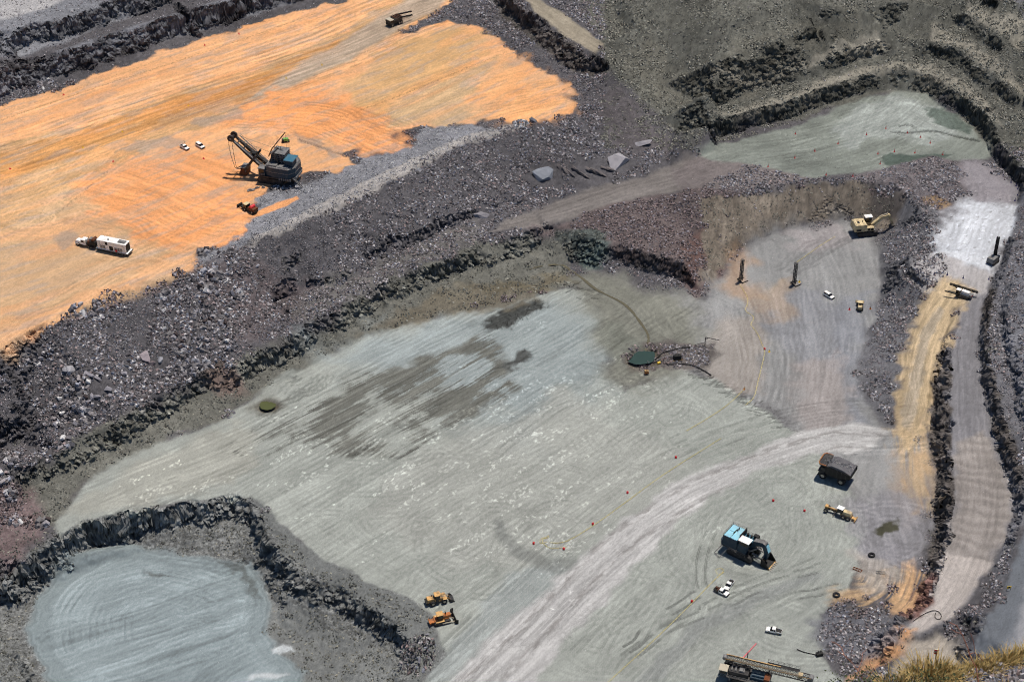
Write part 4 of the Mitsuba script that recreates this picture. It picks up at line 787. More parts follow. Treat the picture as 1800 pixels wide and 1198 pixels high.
# ------------------------------------------------------------------ teal hydraulic face shovel
def railed(t, *paths): t.part('railing', cat([rails(p) for p in paths]), 'grey_steel', smooth=False)
t = Thing('face_shovel', 'big teal hydraulic face shovel parked with its toothed bucket on the floor', 'mining shovel', (1309, 972), (1350, 991))
for y in (-3.0, 3.0): t.part('crawler', crawler_m(-5.2, 4.6, y, 1.7, 2.5), 'dark_steel')
t.part('car_body', cat(bx(-3, 3, -2.4, 2.4, .6, 2.0), rod((0, 0, 1.8), (0, 0, 3.0), 2.3, 20)), 'black')
t.part('deck', cat(bx(-7.2, 2.6, -3.7, 3.7, 2.9, 3.3), bx(-4, -1, -4.6, 4.6, 2.9, 3.05)), 'dark_steel', smooth=False)
e = t.part('engine_house', cat(tb((-7.4, -1.6, -3.7, 3.7), (-7.2, -1.7, -3.5, 3.5), 3.3, 7.4)), 'blue_paint', smooth=False)
t.part('roof_panel', cat(bx(-7.0, -4.6, -3.3, -.1, 7.4, 7.5), bx(-7.0, -4.6, .1, 3.3, 7.4, 7.52), bx(-4.4, -1.9, -3.3, 3.3, 7.4, 7.51)), 'sunlit_teal', e, False)
t.part('exhaust', cat(bx(-4.7, -4.4, -1.0, 1.4, 7.5, 7.8), rod((-4.0, 1.0, 7.5), (-4.0, 1.0, 8.4), .2), rod((-4.0, 2.0, 7.5), (-4.0, 2.0, 8.4), .2)), 'black', e)
t.part('counterweight', hl(*[(x, y, z) for x, y in ((-8.0, -3.2), (-8.0, 3.2), (-7.2, -3.9), (-7.2, 3.9)) for z in (3.0, 5.4)]), 'blue_paint', smooth=False)
t.part('pump_house', cat(bx(-1.5, 2.2, .2, 3.4, 3.3, 6.2), bx(-1.4, 1.4, -1.0, .2, 3.3, 5.6)), 'teal_paint', smooth=False)
t.part('filter', cat(rod((-.6, 2.4, 6.2), (-.6, 2.4, 7.2), .5), rod((.8, 2.4, 6.2), (.8, 2.4, 7.0), .45), bx(-1.9, -1.5, -1.6, 3.2, 7.4, 8.6), bx(1.6, 3.4, 2.2, 3.6, 6.2, 7.6)), 'black')
cp = t.part('cab_tower', bx(-1.3, 2.0, -3.6, -1.2, 3.3, 6.0), 'blue_paint', smooth=False)
c = t.part('cab', bx(-.9, 2.7, -3.6, -1.0, 6.0, 8.4), 'blue_paint', smooth=False); t.part('window', cat(bx(2.7, 2.76, -3.4, -1.2, 6.5, 8.0), bx(-.6, 2.5, -3.66, -3.6, 6.6, 8.0)), 'dark_glass', c, False); t.part('roof', bx(-1.2, 3.0, -3.9, -.8, 8.4, 8.62), 'white_paint', c, False)
t.part('boom', cat(prof([(2.0, 4.0), (2.0, 5.6), (3.4, 8.0), (6.6, 9.0), (7.6, 8.6), (7.4, 7.6), (4.4, 6.6), (3.2, 3.6)], -.9, .9)), 'blue_paint', smooth=False)
t.part('boom_plate', cat(prof([(3.3, 8.05), (6.6, 9.08), (6.6, 9.2), (3.2, 8.2)], -1.0, 1.0), prof([(6.7, 9.1), (7.8, 8.65), (7.9, 8.8), (6.7, 9.25)], -1.0, 1.0)), 'grey_steel', smooth=False)
t.part('stick', cat(prof([(6.9, 8.9), (8.2, 8.2), (9.2, 5.6), (8.9, 2.6), (7.9, 2.4), (7.8, 5.2), (6.6, 7.6)], -1.0, 1.0)), 'blue_paint', smooth=False)
t.part('stick_cover', cat(prof([(8.15, 8.2), (9.2, 5.6), (9.32, 5.7), (8.3, 8.35)], -.8, .8)), 'sunlit_teal', smooth=False)
for y in (-1.5, 1.5):
    t.part('cylinder', cat(rod((2.6, y, 3.6), (5.0, y, 6.0), .32), rod((5.0, y, 6.0), (6.8, y, 7.8), .18)), 'grey_steel')
    t.part('bucket_cylinder', cat(rod((3.6, y * 1.1, 3.4), (6.0, y * 1.1, 2.8), .32), rod((6.0, y * 1.1, 2.8), (8.0, y * 1.1, 2.2), .17)), 'grey_steel')
b = t.part('bucket', cat(prof([(7.6, .15), (7.6, 3.6), (8.0, 3.7), (8.1, .5), (10.6, .3), (10.9, .1)], -2.6, 2.6), prof([(7.7, .15), (7.7, 3.6), (9.0, 3.0), (11.0, .4), (10.9, .12)], -2.6, -2.42), prof([(7.7, .15), (7.7, 3.6), (9.0, 3.0), (11.0, .4), (10.9, .12)], 2.42, 2.6)), 'black', smooth=False)
t.part('lip', cat(bx(10.6, 10.95, -2.65, 2.65, .1, .36)), 'yellow_paint', b, False)
t.part('tooth', [hl((10.9, y - .2, .1), (10.9, y + .2, .1), (11.9, y - .08, .12), (11.9, y + .08, .12), (10.9, y - .2, .45), (10.9, y + .2, .45)) for y in (-2.4, -1.45, -.5, .5, 1.45, 2.4)], 'pale_rim', b, False)
t.part('bucket_rim', cat(bx(7.5, 8.1, -2.65, 2.65, 3.6, 3.85)), 'grey_steel', b, False)
t.part('access_stair', cat(tube([(-7.0, -3.9, 3.2), (-8.6, -6.2, .6), (-6.0, -7.2, .4), (-4.6, -4.2, 3.0)], .14), [rod((-7.0 - k * .27, -3.9 - k * .38, 3.2 - k * .43), (-6.6 - k * .25, -4.2 - k * .4, 3.2 - k * .43), .07, 5) for k in range(6)]), 'grey_steel')
railed(t, [(-7.1, -3.5, 7.4), (-7.1, 3.5, 7.4), (-1.8, 3.5, 7.4)], [(-4, -4.6, 3.05), (2.4, -4.6, 3.05)], [(2.2, 3.5, 6.2), (-1.4, 3.5, 6.2)])

# ------------------------------------------------------------------ cream hydraulic excavator below the rubble wall
t = Thing('excavator', 'cream yellow mining excavator digging at the foot of the rubble wall', 'excavator', (1521, 409), (1560, 401))
for y in (-2.7, 2.7): t.part('crawler', crawler_m(-4.6, 4.6, y, 1.5, 2.2), 'dark_steel')
t.part('car_body', cat(bx(-2.6, 2.6, -2, 2, .5, 1.8), rod((0, 0, 1.6), (0, 0, 2.6), 2, 20)), 'black')
t.part('deck', bx(-6.2, 3.0, -3.2, 3.2, 2.5, 2.9), 'dark_steel', smooth=False)
e = t.part('engine_house', cat(tb((-6.3, -.6, -3.3, 3.1), (-6.1, -.8, -3.1, 3.0), 2.9, 6.0), bx(-.7, 2.6, -3.2, -1.3, 2.9, 4.4)), 'cream_paint', smooth=False)
t.part('grille', cat(bx(-5.6, -3.4, -3.38, -3.3, 3.2, 4.1), bx(-.4, .8, -3.26, -3.2, 3.1, 4.2), bx(1.1, 2.3, -3.26, -3.2, 3.1, 4.2)), 'black', e, False)
t.part('hatch', cat(bx(-4.6, -3.6, -1.2, .4, 6.0, 6.1), rod((-2, 0, 6), (-2, 0, 6.8), .2)), 'black', e)
c = t.part('cab', bx(-.2, 2.6, 1.0, 3.1, 4.8, 7.2), 'dark_glass', smooth=False); t.part('roof', bx(-.5, 3.0, .8, 3.3, 7.2, 7.45), 'white_paint', c, False); t.part('base', bx(-.6, 2.4, .8, 3.1, 2.9, 4.8), 'cream_paint', c, False)
t.part('boom', prof([(2.0, 3.0), (2.2, 4.4), (6.4, 8.2), (9.6, 8.8), (10.2, 8.2), (7.0, 6.9), (3.2, 2.9)], -.7, .7), 'cream_paint', smooth=False)
t.part('stick', prof([(9.2, 9.2), (10.4, 8.6), (12.6, 3.6), (11.9, 3.2), (9.2, 7.8)], -.55, .55), 'cream_paint', smooth=False)
for y in (-1.0, 1.0): t.part('cylinder', cat(rod((2.6, y, 2.9), (5.4, y, 5.6), .26), rod((5.4, y, 5.6), (6.6, y, 6.7), .15)), 'pale_rim')
t.part('stick_cylinder', cat(rod((5.6, 0, 8.0), (9.3, 0, 9.3), .22)), 'pale_rim')
b = t.part('bucket', cat(prof([(11.2, 3.6), (12.9, 3.6), (13.6, 2.2), (12.9, .9), (11.2, .5), (10.9, .9), (12.3, 1.5), (12.6, 2.3), (12.2, 3.0)], -1.7, 1.7)), 'dark_steel', smooth=False)
t.part('tooth', [hl((11.2, y - .15, .5), (11.2, y + .15, .5), (10.3, y, .5), (11.0, y, .95)) for y in (-1.5, -.75, 0, .75, 1.5)], 'grey_steel', b, False)
railed(t, [(-6.1, -3.1, 6.0), (-6.1, 3.0, 6.0), (-1, 3.0, 6.0)])

# ------------------------------------------------------------------ haul trucks
def haul_truck(name, label, at, toward, load=True, scale=1.0):
    t = Thing(name, label, 'haul truck', at, toward, scale=scale)
    t.part('chassis', cat(bx(-5.6, 5.2, -.9, 0.9, 1.6, 2.5), bx(3.6, 5.6, -3.0, 3.0, 1.4, 3.4)), 'dark_steel', smooth=False)
    t.part('grille', cat(bx(5.6, 5.75, -1.7, 1.7, 1.5, 3.6), bx(5.6, 5.95, -3.1, 3.1, 1.1, 1.6)), 'black', smooth=False)
    t.part('deck', bx(3.2, 5.9, -3.3, 3.3, 3.4, 3.6), 'dark_steel', smooth=False)
    c = t.part('cab', bx(3.2, 5.0, .9, 3.1, 3.6, 5.4), 'dark_steel', smooth=False); t.part('window', cat(bx(5.0, 5.06, 1.0, 3.0, 4.3, 5.2), bx(3.5, 4.8, 3.1, 3.16, 4.3, 5.2)), 'dark_glass', c, False)
    for x, y in ((3.9, -2.7), (3.9, 2.7)): t.wheel(x, y, 1.45, 1.1)
    for x, y in ((-3.2, -2.8), (-3.2, 2.8), (-3.2, -1.6), (-3.2, 1.6)): t.wheel(x, y, 1.45, 1.05)
    q = [(-6.6, 4.4), (-6.4, 4.1), (-2, 2.7), (2.6, 3.3), (3.0, 6.6), (5.9, 6.9), (5.9, 7.1), (2.7, 6.9)]
    b = t.part('tray', cat(prof([(-6.7, 4.3), (-2, 2.7), (2.6, 3.2), (2.9, 3.5), (-2, 3.1), (-6.6, 4.7)], -3.3, 3.3), prof([(-6.7, 4.3), (-2, 2.7), (2.6, 3.2), (3.1, 6.7), (-6.6, 6.0)], -3.5, -3.25), prof([(-6.7, 4.3), (-2, 2.7), (2.6, 3.2), (3.1, 6.7), (-6.6, 6.0)], 3.25, 3.5), bx(2.7, 3.05, -3.4, 3.4, 3.2, 6.8)), 'black' if load else 'dark_steel', smooth=False)
    t.part('canopy', cat(hl(*[(x, y, z) for x, y in ((2.9, -3.5), (2.9, 3.5), (5.4, -3.5), (5.4, 3.5), (6.1, -2.4), (6.1, 2.4)) for z in (6.35, 6.6)])), 'dark_steel', b, False)
    t.part('canopy_rim', cat([beam(a, c_, .25, .3) for a, c_ in zip([(2.9, -3.5, 7.0), (5.4, -3.5, 7.0), (6.1, -2.4, 7.0), (6.1, 2.4, 7.0), (5.4, 3.5, 7.0)], [(5.4, -3.5, 7.0), (6.1, -2.4, 7.0), (6.1, 2.4, 7.0), (5.4, 3.5, 7.0), (2.9, 3.5, 7.0)])]), 'orange_paint', b, False)
    t.part('rib', [bx(-5 + 1.7 * k, -4.75 + 1.7 * k, s_ * 3.5, s_ * 3.62, 3.8 - .3 * min(k, 2), 6.2) if s_ > 0 else bx(-5 + 1.7 * k, -4.75 + 1.7 * k, -3.62, -3.5, 3.8 - .3 * min(k, 2), 6.2) for k in range(5) for s_ in (-1, 1)], 'dark_steel', b, False)
    if load:
        g = np.random.default_rng(5); vs, fs, cs, at_ = [], [], [], 0
        bed = prof([(-6.3, 4.5), (2.7, 3.6), (2.8, 6.6), (1, 7.5), (-3, 7.2), (-6.4, 6.0)], -3.2, 3.2); vs.append(bed.vertices); fs.append(bed.faces); cs.append(np.tile(alb((120, 120, 124)), (len(bed.vertices), 1))); at_ += len(bed.vertices)
        for k in range(300):
            v, f = ROCKS[g.integers(14)]; x, y = g.uniform(-6.3, 4.6), g.uniform(-3.2, 3.2); z = np.interp(x, [-6.4, -3, 1, 2.9, 4.6], [6.0, 7.2, 7.4, 6.9, 6.6]) - .07 * y * y; s_ = g.uniform(.2, .55)
            vs.append(v @ rot(g).T * s_ + [x, y, z]); fs.append(f + at_); at_ += len(v); cs.append(np.tile(alb(np.array(PALE[g.integers(4)]) * .8 * g.uniform(.7, 1.2)), (len(v), 1)))
        scene[t.key + '__rock_load'] = mikit.ply((np.vstack(vs), np.vstack(fs)), 'soil', color=np.vstack(cs), to_world=T(t.M)); labels[t.key + '__rock_load'] = {'label': 'heaped load of broken grey rock', 'kind': 'stuff'}
    t.part('ladder', cat(beam((5.9, -2.2, .8), (5.7, -2.2, 3.5), .1, .1), beam((5.9, -1.5, .8), (5.7, -1.5, 3.5), .1, .1), [bx(5.8, 5.95, -2.2, -1.5, 1 + k * .4, 1.06 + k * .4) for k in range(6)]), 'grey_steel', smooth=False)
    return t
haul_truck('haul_truck', 'haul truck heaped with broken grey rock standing in its own dark shadow', (1468, 839), (1444, 831), scale=1.0)
t = Thing('tow_truck', 'dark mining truck hauling two long black beams up the haul road', 'truck', (693, 43), (680, 48), scale=.82)
t.part('chassis', cat(bx(-5, 5.2, -1.1, 1.1, 1.3, 2.2), bx(-4.6, 1.0, -2.6, 2.6, 2.2, 4.6), bx(1.2, 2.0, -2.6, 2.6, 1.6, 4.0)), 'dark_steel', smooth=False)
c = t.part('cab', cat(bx(2.0, 4.8, -2.4, 2.4, 1.6, 4.4)), 'dark_steel', smooth=False); t.part('window', cat(bx(4.8, 4.86, -2.1, 2.1, 3.0, 4.1), bx(2.4, 4.4, 2.4, 2.46, 3.0, 4.1)), 'dark_glass', c, False); t.part('roof', bx(1.8, 5.0, -2.5, 2.5, 4.4, 4.6), 'pale_rim', c, False)
for x in (3.4, -2.2, -4.0):
    for y in (-2.2, 2.2): t.wheel(x, y, 1.2, .9)
for y in (-2.4, 2.4): t.part('long_beam', cat(beam((-3, y, 4.6), (-16 if y < 0 else -13, y * .9, 3.0), .9, .7)), 'black', smooth=False)
t.part('frame', cat([bx(-4.4 + 1.5 * k, -4.2 + 1.5 * k, -2.6, 2.6, 4.6, 5.2) for k in range(4)]), 'rust', smooth=False)

# ------------------------------------------------------------------ white prime mover, trailer and switch house
t = Thing('prime_mover', 'white truck tractor at the head of the long trailer', 'truck', (151, 431.5), (139, 428.5))
t.part('chassis', cat(bx(-4.2, 4, -.6, .6, .8, 1.2), bx(2.2, 4.2, -1.3, 1.3, .6, 1.5)), 'dark_steel', smooth=False)
t.part('bonnet', tb((1.4, 4.2, -1.2, 1.2), (1.4, 3.9, -1.05, 1.05), 1.2, 2.4), 'white_paint', smooth=False)
c = t.part('cab', tb((-1.0, 1.6, -1.35, 1.35), (-.9, 1.2, -1.25, 1.25), 1.2, 3.4), 'white_paint', smooth=False); t.part('window', cat(bx(1.42, 1.5, -1.1, 1.1, 2.4, 3.1), bx(-.2, 1.0, -1.4, -1.33, 2.3, 3.1), bx(-.2, 1.0, 1.33, 1.4, 2.3, 3.1)), 'dark_glass', c, False)
t.part('exhaust', [rod((-1.3, y, 1.4), (-1.3, y, 4.2), .12) for y in (-1.1, 1.1)], 'grey_steel'); t.part('mudguard', [bx(2.2, 4.0, y - .2, y + .2, 1.05, 1.3) for y in (-1.25, 1.25)], 'white_paint', smooth=False)
for x in (3.1, -2.2, -3.5):
    for y in (-1.15, 1.15): t.wheel(x, y, .55, .4)
t = Thing('trailer', 'black low trailer with gooseneck carrying the white switch house', 'trailer', (194, 440), (156, 432.3))
t.part('deck', cat(bx(-9.4, 5.2, -2.0, 2.0, 1.1, 1.45)), 'white_paint', smooth=False); t.part('side_rail', cat(bx(-9.6, 5.4, -2.1, -2.0, 1.0, 1.35), bx(-9.6, 5.4, 2.0, 2.1, 1.0, 1.35), bx(-9.6, -9.4, -2.1, 2.1, 1.0, 1.5)), 'grey_steel', smooth=False)
t.part('gooseneck', cat(prof([(5.2, 1.1), (6.4, 2.3), (10.4, 2.3), (10.4, 1.6), (6.8, 1.5), (6.0, .8)], -1.2, 1.2), bx(5.6, 8.6, -1.6, 1.6, 2.3, 3.6)), 'black', smooth=False)
t.part('winch', cat(rod((7, -1.3, 4.0), (7, 1.3, 4.0), .7, 14), bx(7.8, 9.6, -1.2, 1.2, 2.3, 3.2)), 'rust', smooth=False); t.part('tool_box', cat(bx(8.2, 9.4, -1.6, .2, 3.2, 3.8)), 'grey_steel', smooth=False)
for x in (-8, -6.8, -5.6, -4.4):
    for y in (-1.6, 1.6): t.wheel(x, y, .5, .5)
t.part('skirt', cat(bx(-9.2, 5, -1.8, 1.8, .5, 1.1)), 'black', smooth=False)
t2 = Thing('switch_house', 'long white box with dark doors standing on the low trailer', 'container', (194, 440), (156, 432.3)); 
w = t2.part('wall', cat(bx(-8.6, 4.6, -1.75, 1.75, 1.46, 5.2)), 'white_paint', smooth=False); t2.part('roof', cat(bx(-8.7, 4.7, -1.85, 1.85, 5.2, 5.38)), 'white_paint', smooth=False)
t2.part('roof_unit', cat(bx(-7.9, -4.6, -1.0, 1.0, 5.38, 5.7), bx(-7.6, -5.0, -.7, .7, 5.7, 5.95), rod((0, .2, 5.38), (0, .2, 5.7), .4)), 'grey_steel', smooth=False)
S = 1
t2.part('door', cat(bx(-.2, .9, S * 1.75, S * 1.82, 3.6, 5.0)), 'black', w, False); t2.part('door', cat(bx(-2.6, -.9, S * 1.75, S * 1.82, 1.5, 3.4)), 'black', w, False); t2.part('end_door', cat(bx(-8.67, -8.6, -1.5, 1.5, 1.6, 5.0)), 'black', w, False)
t2.part('panel', cat([bx(x, x + 1.0, S * 1.75, S * 1.80, 1.7, 3.2) for x in (1.0, 2.2, -4.4, -5.7, -6.9)] + [bx(x, x + .08, S * 1.75, S * 1.79, 1.5, 5.1) for x in (3.4, -3.2, -7.6)]), 'grey_steel', w, False)
t3 = Thing('fire_extinguisher', 'small red extinguisher box on the trailer deck edge', 'extinguisher', (205.5, 447.5), yaw=t.yaw, dz=1.45); t3.whole(cat(bx(-.3, .3, -.25, .25, 0, .9), rod((0, 0, .9), (0, 0, 1.1), .1)), 'red_plastic')

# ------------------------------------------------------------------ grader, loaders, bulldozer
t = Thing('grader', 'long motor grader with white cab roof, front wheel out to the left', 'grader', (1473, 904), (1452, 896.5))
t.part('frame', cat(beam((-1.2, 0, 1.9), (4.4, 0, 1.7), .5, .6), bx(-5.0, -1.0, -.9, .9, 1.0, 1.7)), 'yellow_paint', smooth=False)
t.part('nose', cat(bx(3.9, 5.0, -.7, .7, 1.3, 2.4)), 'yellow_paint', smooth=False)
t.part('engine_cover', tb((-5.0, -1.8, -.95, .95), (-4.8, -1.9, -.8, .8), 1.7, 2.9), 'cream_paint', smooth=False)
c = t.part('cab', tb((-1.7, .3, -.9, .9), (-1.6, .1, -.85, .85), 1.7, 3.5), 'dark_glass', smooth=False); t.part('roof', bx(-1.9, .5, -1.0, 1.0, 3.5, 3.65), 'white_paint', c, False)
t.part('moldboard', cat(prof([(1.0, .15), (1.25, .5), (1.1, 1.0), (.98, 1.0), (1.1, .5), (.9, .15)], -2.3, 2.3)), 'grey_steel', smooth=False); t.part('circle', cat(rod((1.0, 0, 1.1), (1.0, 0, 1.25), 1.0, 18), beam((1.0, 0, 1.2), (4.2, 0, 1.3), .9, .15)), 'dark_steel')
t.part('ripper', cat(bx(-6.5, -5.2, -.7, .7, .8, 1.2), bx(-6.9, -6.5, -1.5, 1.5, .6, 1.1), [hl((-6.7, y, .7), (-6.5, y + .12, .7), (-6.5, y - .1, .7), (-6.6, y, .1)) for y in (-1, -.3, .4, 1.1)]), 'yellow_paint', smooth=False)
for y in (-1.25, 1.25):
    t.wheel(4.3, y, .85, .5); t.wheel(-2.4, y, .85, .55); t.wheel(-4.2, y, .85, .55)
def loader(name, label, at, toward, paint, scale=1.0, blade=False):
    t = Thing(name, label, 'wheel loader' if not blade else 'wheel dozer', at, toward, scale=scale)
    t.part('rear_frame', cat(bx(-4.0, -.2, -.9, .9, .9, 1.7)), 'dark_steel', smooth=False); t.part('front_frame', cat(bx(-.2, 2.6, -.7, .7, .8, 2.1)), paint, smooth=False)
    b = t.part('engine_cover', tb((-4.2, -1.2, -1.15, 1.15), (-4.0, -1.3, -1.0, 1.0), 1.5, 2.7), paint, smooth=False); t.part('exhaust', cat(rod((-2.2, .5, 2.7), (-2.2, .5, 3.4), .13), bx(-2.0, -1.5, -.5, .1, 2.7, 3.1)), 'black', b)
    t.part('bumper', cat(bx(-4.6, -4.0, -1.3, 1.3, .8, 1.7)), 'black', smooth=False)
    c = t.part('cab', tb((-1.2, .5, -.95, .95), (-1.1, .3, -.9, .9), 1.7, 3.6), 'dark_glass', smooth=False); t.part('roof', bx(-1.5, .7, -1.1, 1.1, 3.6, 3.8), paint, c, False)
    for x in (-2.3, 1.7):
        for y in (-1.35, 1.35): t.wheel(x, y, 1.0, .75); 
    t.part('mudguard', cat([bx(1.2, 2.6, y - .4, y + .4, 2.05, 2.15) for y in (-1.35, 1.35)]), paint, smooth=False)
    if blade:
        t.part('push_arm', cat(beam((1.2, -1, 1.0), (4.0, -1, .8), .3, .35), beam((1.2, 1, 1.0), (4.0, 1, .8), .3, .35)), paint, smooth=False)
        t.part('blade', cat(prof([(4.2, .1), (3.9, .6), (4.2, 1.5), (4.0, 1.5), (3.7, .7), (3.95, .1)], -2.2, 2.2)), 'cream_paint', smooth=False)
    else:
        for y in (-.75, .75): t.part('lift_arm', cat(beam((1.2, y, 2.2), (2.8, y, 1.7), .25, .5), beam((2.8, y, 1.7), (4.0, y, .7), .25, .4)), paint, smooth=False)
        t.part('cylinder', cat(rod((1.0, 0, 2.4), (3.2, 0, 1.8), .16)), 'pale_rim')
        k = t.part('bucket', cat(prof([(3.7, .15), (3.7, 1.35), (3.9, 1.4), (3.95, .4), (5.2, .2), (5.2, .08)], -1.65, 1.65), prof([(3.7, .15), (3.7, 1.35), (4.3, 1.3), (5.2, .2)], -1.65, -1.55), prof([(3.7, .15), (3.7, 1.35), (4.3, 1.3), (5.2, .2)], 1.55, 1.65)), 'dark_steel', smooth=False)
        t.part('tooth', [hl((5.1, y - .1, .08), (5.1, y + .1, .08), (5.5, y, .1), (5.1, y, .25)) for y in (-1.4, -.7, 0, .7, 1.4)], 'grey_steel', k, False)
    return t
loader('wheel_loader', 'yellow wheel loader beside the bulldozer near the lower pit rim', (771, 1057), (797, 1051), 'yellow_paint')
loader('wheel_dozer', 'cream wheel dozer seen end on beside the white station wagon', (1511, 540), (1511, 530), 'cream_paint', scale=.82, blade=True)
t = Thing('bulldozer', 'orange bulldozer with wide dark blade near the lower pit rim', 'bulldozer', (777, 1091), (800, 1085), scale=1.06)
for y in (-1.35, 1.35): t.part('crawler', crawler_m(-2.9, 2.5, y, .75, 1.35), 'dark_steel')
t.part('body', cat(bx(-2.6, 2.2, -.95, .95, .7, 1.7)), 'orange_paint', smooth=False); t.part('engine_cover', tb((.2, 2.9, -.85, .85), (.3, 2.8, -.7, .7), 1.7, 2.7), 'orange_paint', smooth=False)
c = t.part('cab', tb((-1.5, .2, -.95, .95), (-1.4, 0, -.85, .85), 1.7, 3.5), 'dark_glass', smooth=False); t.part('roof', bx(-1.8, .4, -1.05, 1.05, 3.5, 3.68), 'yellow_paint', c, False)
t.part('fender', cat([bx(-2.4, .4, y - .45, y + .45, 1.45, 1.6) for y in (-1.35, 1.35)]), 'yellow_paint', smooth=False); t.part('exhaust', [rod((1.2, y, 2.7), (1.2, y, 3.9), .11) for y in (-.3, .35)], 'black')
t.part('push_arm', cat([beam((-.4, y, .8), (3.6, y * 1.02, .6), .28, .35) for y in (-1.85, 1.85)] + [rod((1.9, y, 1.9), (3.6, y * 1.5, 1.2), .12) for y in (-.7, .7)]), 'pale_rim', smooth=False)
t.part('blade', cat(prof([(4.1, .1), (3.75, .7), (4.0, 1.9), (3.8, 1.95), (3.5, .8), (3.85, .1)], -2.7, 2.7), [hl(*[(x, s_ * y, z) for x, y in ((3.6, 2.6), (4.5, 2.9), (4.6, 2.8), (3.7, 2.5)) for z in (.1, 1.7)]) for s_ in (-1, 1)]), 'black', smooth=False)
t.part('ripper', cat(bx(-3.9, -2.6, -.9, .9, .9, 1.4), bx(-4.3, -3.9, -1.2, 1.2, .9, 1.5), hl((-4.2, -.2, 1.2), (-3.9, .2, 1.2), (-4.1, 0, .05), (-3.95, .1, .05))), 'orange_paint', smooth=False)

# ------------------------------------------------------------------ pickups and station wagons
def pickup(label, at, toward, tray='tub', group=None, canopy=True, cat_='pickup', name='pickup_truck'):
    t = Thing(name, label, cat_, at, toward, group)
    if tray == 'wagon':
        b = t.part('body', cat(hl(*[(x, y, z) for x, z in ((-2.4, .45), (2.5, .45), (2.5, .95), (1.3, 1.12), (-2.4, 1.1)) for y in (-.93, .93)])), 'white_paint', smooth=25)
        c = t.part('cabin', tb((-2.35, 1.25, -.9, .9), (-2.1, .45, -.75, .75), 1.1, 1.9), 'dark_glass', smooth=25); t.part('roof', tb((-2.15, .5, -.78, .78), (-2.05, .4, -.7, .7), 1.88, 1.97), 'white_paint', c, 25)
        t.part('pillar', [beam((x, y, 1.1), (x * .92, y * .85, 1.9), .12, .12) for x in (-2.3, -.9, .1) for y in (-.91, .91)], 'white_paint', c, False)
    else:
        b = t.part('body', cat(hl(*[(x, y, z) for x, z in ((.9, .45), (2.6, .45), (2.6, .98), (1.2, 1.15), (.9, 1.15)) for y in (-.92, .92)]), bx(-.7, .95, -.92, .92, .45, 1.12)), 'white_paint', smooth=25)
        c = t.part('cabin', tb((-.75, 1.3, -.9, .9), (-.55, .55, -.76, .76), 1.1, 1.82), 'dark_glass', smooth=25); t.part('roof', tb((-.62, .62, -.79, .79), (-.55, .5, -.72, .72), 1.78, 1.89), 'white_paint', c, 25)
        t.part('pillar', [beam((x, y, 1.1), (x * .75, y * .86, 1.8), .12, .12) for x in (-.72, .15) for y in (-.9, .9)], 'white_paint', c, False)
        k = t.part('tray', cat(bx(-2.6, -.8, -.95, .95, .7, .8), bx(-2.6, -.8, -.95, -.88, .8, 1.15), bx(-2.6, -.8, .88, .95, .8, 1.15), bx(-2.66, -2.6, -.95, .95, .75, 1.15), bx(-.84, -.8, -.9, .9, .8, 1.2)), 'white_paint' if tray == 'tub' else 'dark_steel', smooth=False)
        t.part('tray_floor', bx(-2.58, -.86, -.87, .87, .8, .9), 'black', k, False)
        if tray == 'flat': t.part('tool_box', cat(bx(-1.4, -.9, -.8, .8, .9, 1.5), rod((-2.0, .2, .9), (-2.0, .2, 1.5), .4)), 'rust', k, False)
        t.part('rack', cat([rod((-.9, y, 1.1), (-.9, y, 2.0), .04, 5) for y in (-.8, .8)], rod((-.9, -.8, 2.0), (-.9, .8, 2.0), .04, 5), rod((-.85, .8, 2.0), (-.85, .8, 3.4), .04, 5)), 'black', k)
    t.part('bumper', cat(bx(2.55, 2.72, -.9, .9, .4, .75), bx(2.6, 2.66, -.6, .6, .75, .95), bx(-2.72, -2.6, -.9, .9, .45, .65)), 'black', smooth=False)
    for y in (-.6, .6): t.part('headlight', bx(2.58, 2.64, y - .2, y + .2, .72, .9), 'grey_steel', smooth=False)
    for x in (1.6, -1.6):
        for y in (-.8, .8): t.wheel(x, y, .4, .28)
    return t
pickup('white pickup with dark tray, left of two white vehicles on the orange bench', (324.5, 261), (329, 263.6))
pickup('white station wagon, right of two white vehicles on the orange bench', (352, 258.5), (356.5, 261.2), 'wagon', name='station_wagon', cat_='car')
pickup('white station wagon on the pale floor beside the cream wheel dozer', (1456.5, 521.5), (1462, 524.6), 'wagon', name='station_wagon', cat_='car')
pickup('white flat tray pickup with rusty load, nose to lower right below the teal shovel', (1268, 1041.5), (1276, 1045.5), 'flat')
pickup('white pickup with open tub standing nose to the flat tray pickup', (1281, 1030), (1276, 1037))
pickup('lone white pickup with tall aerial above the big drill rig', (1360, 1110), (1351, 1108.3))

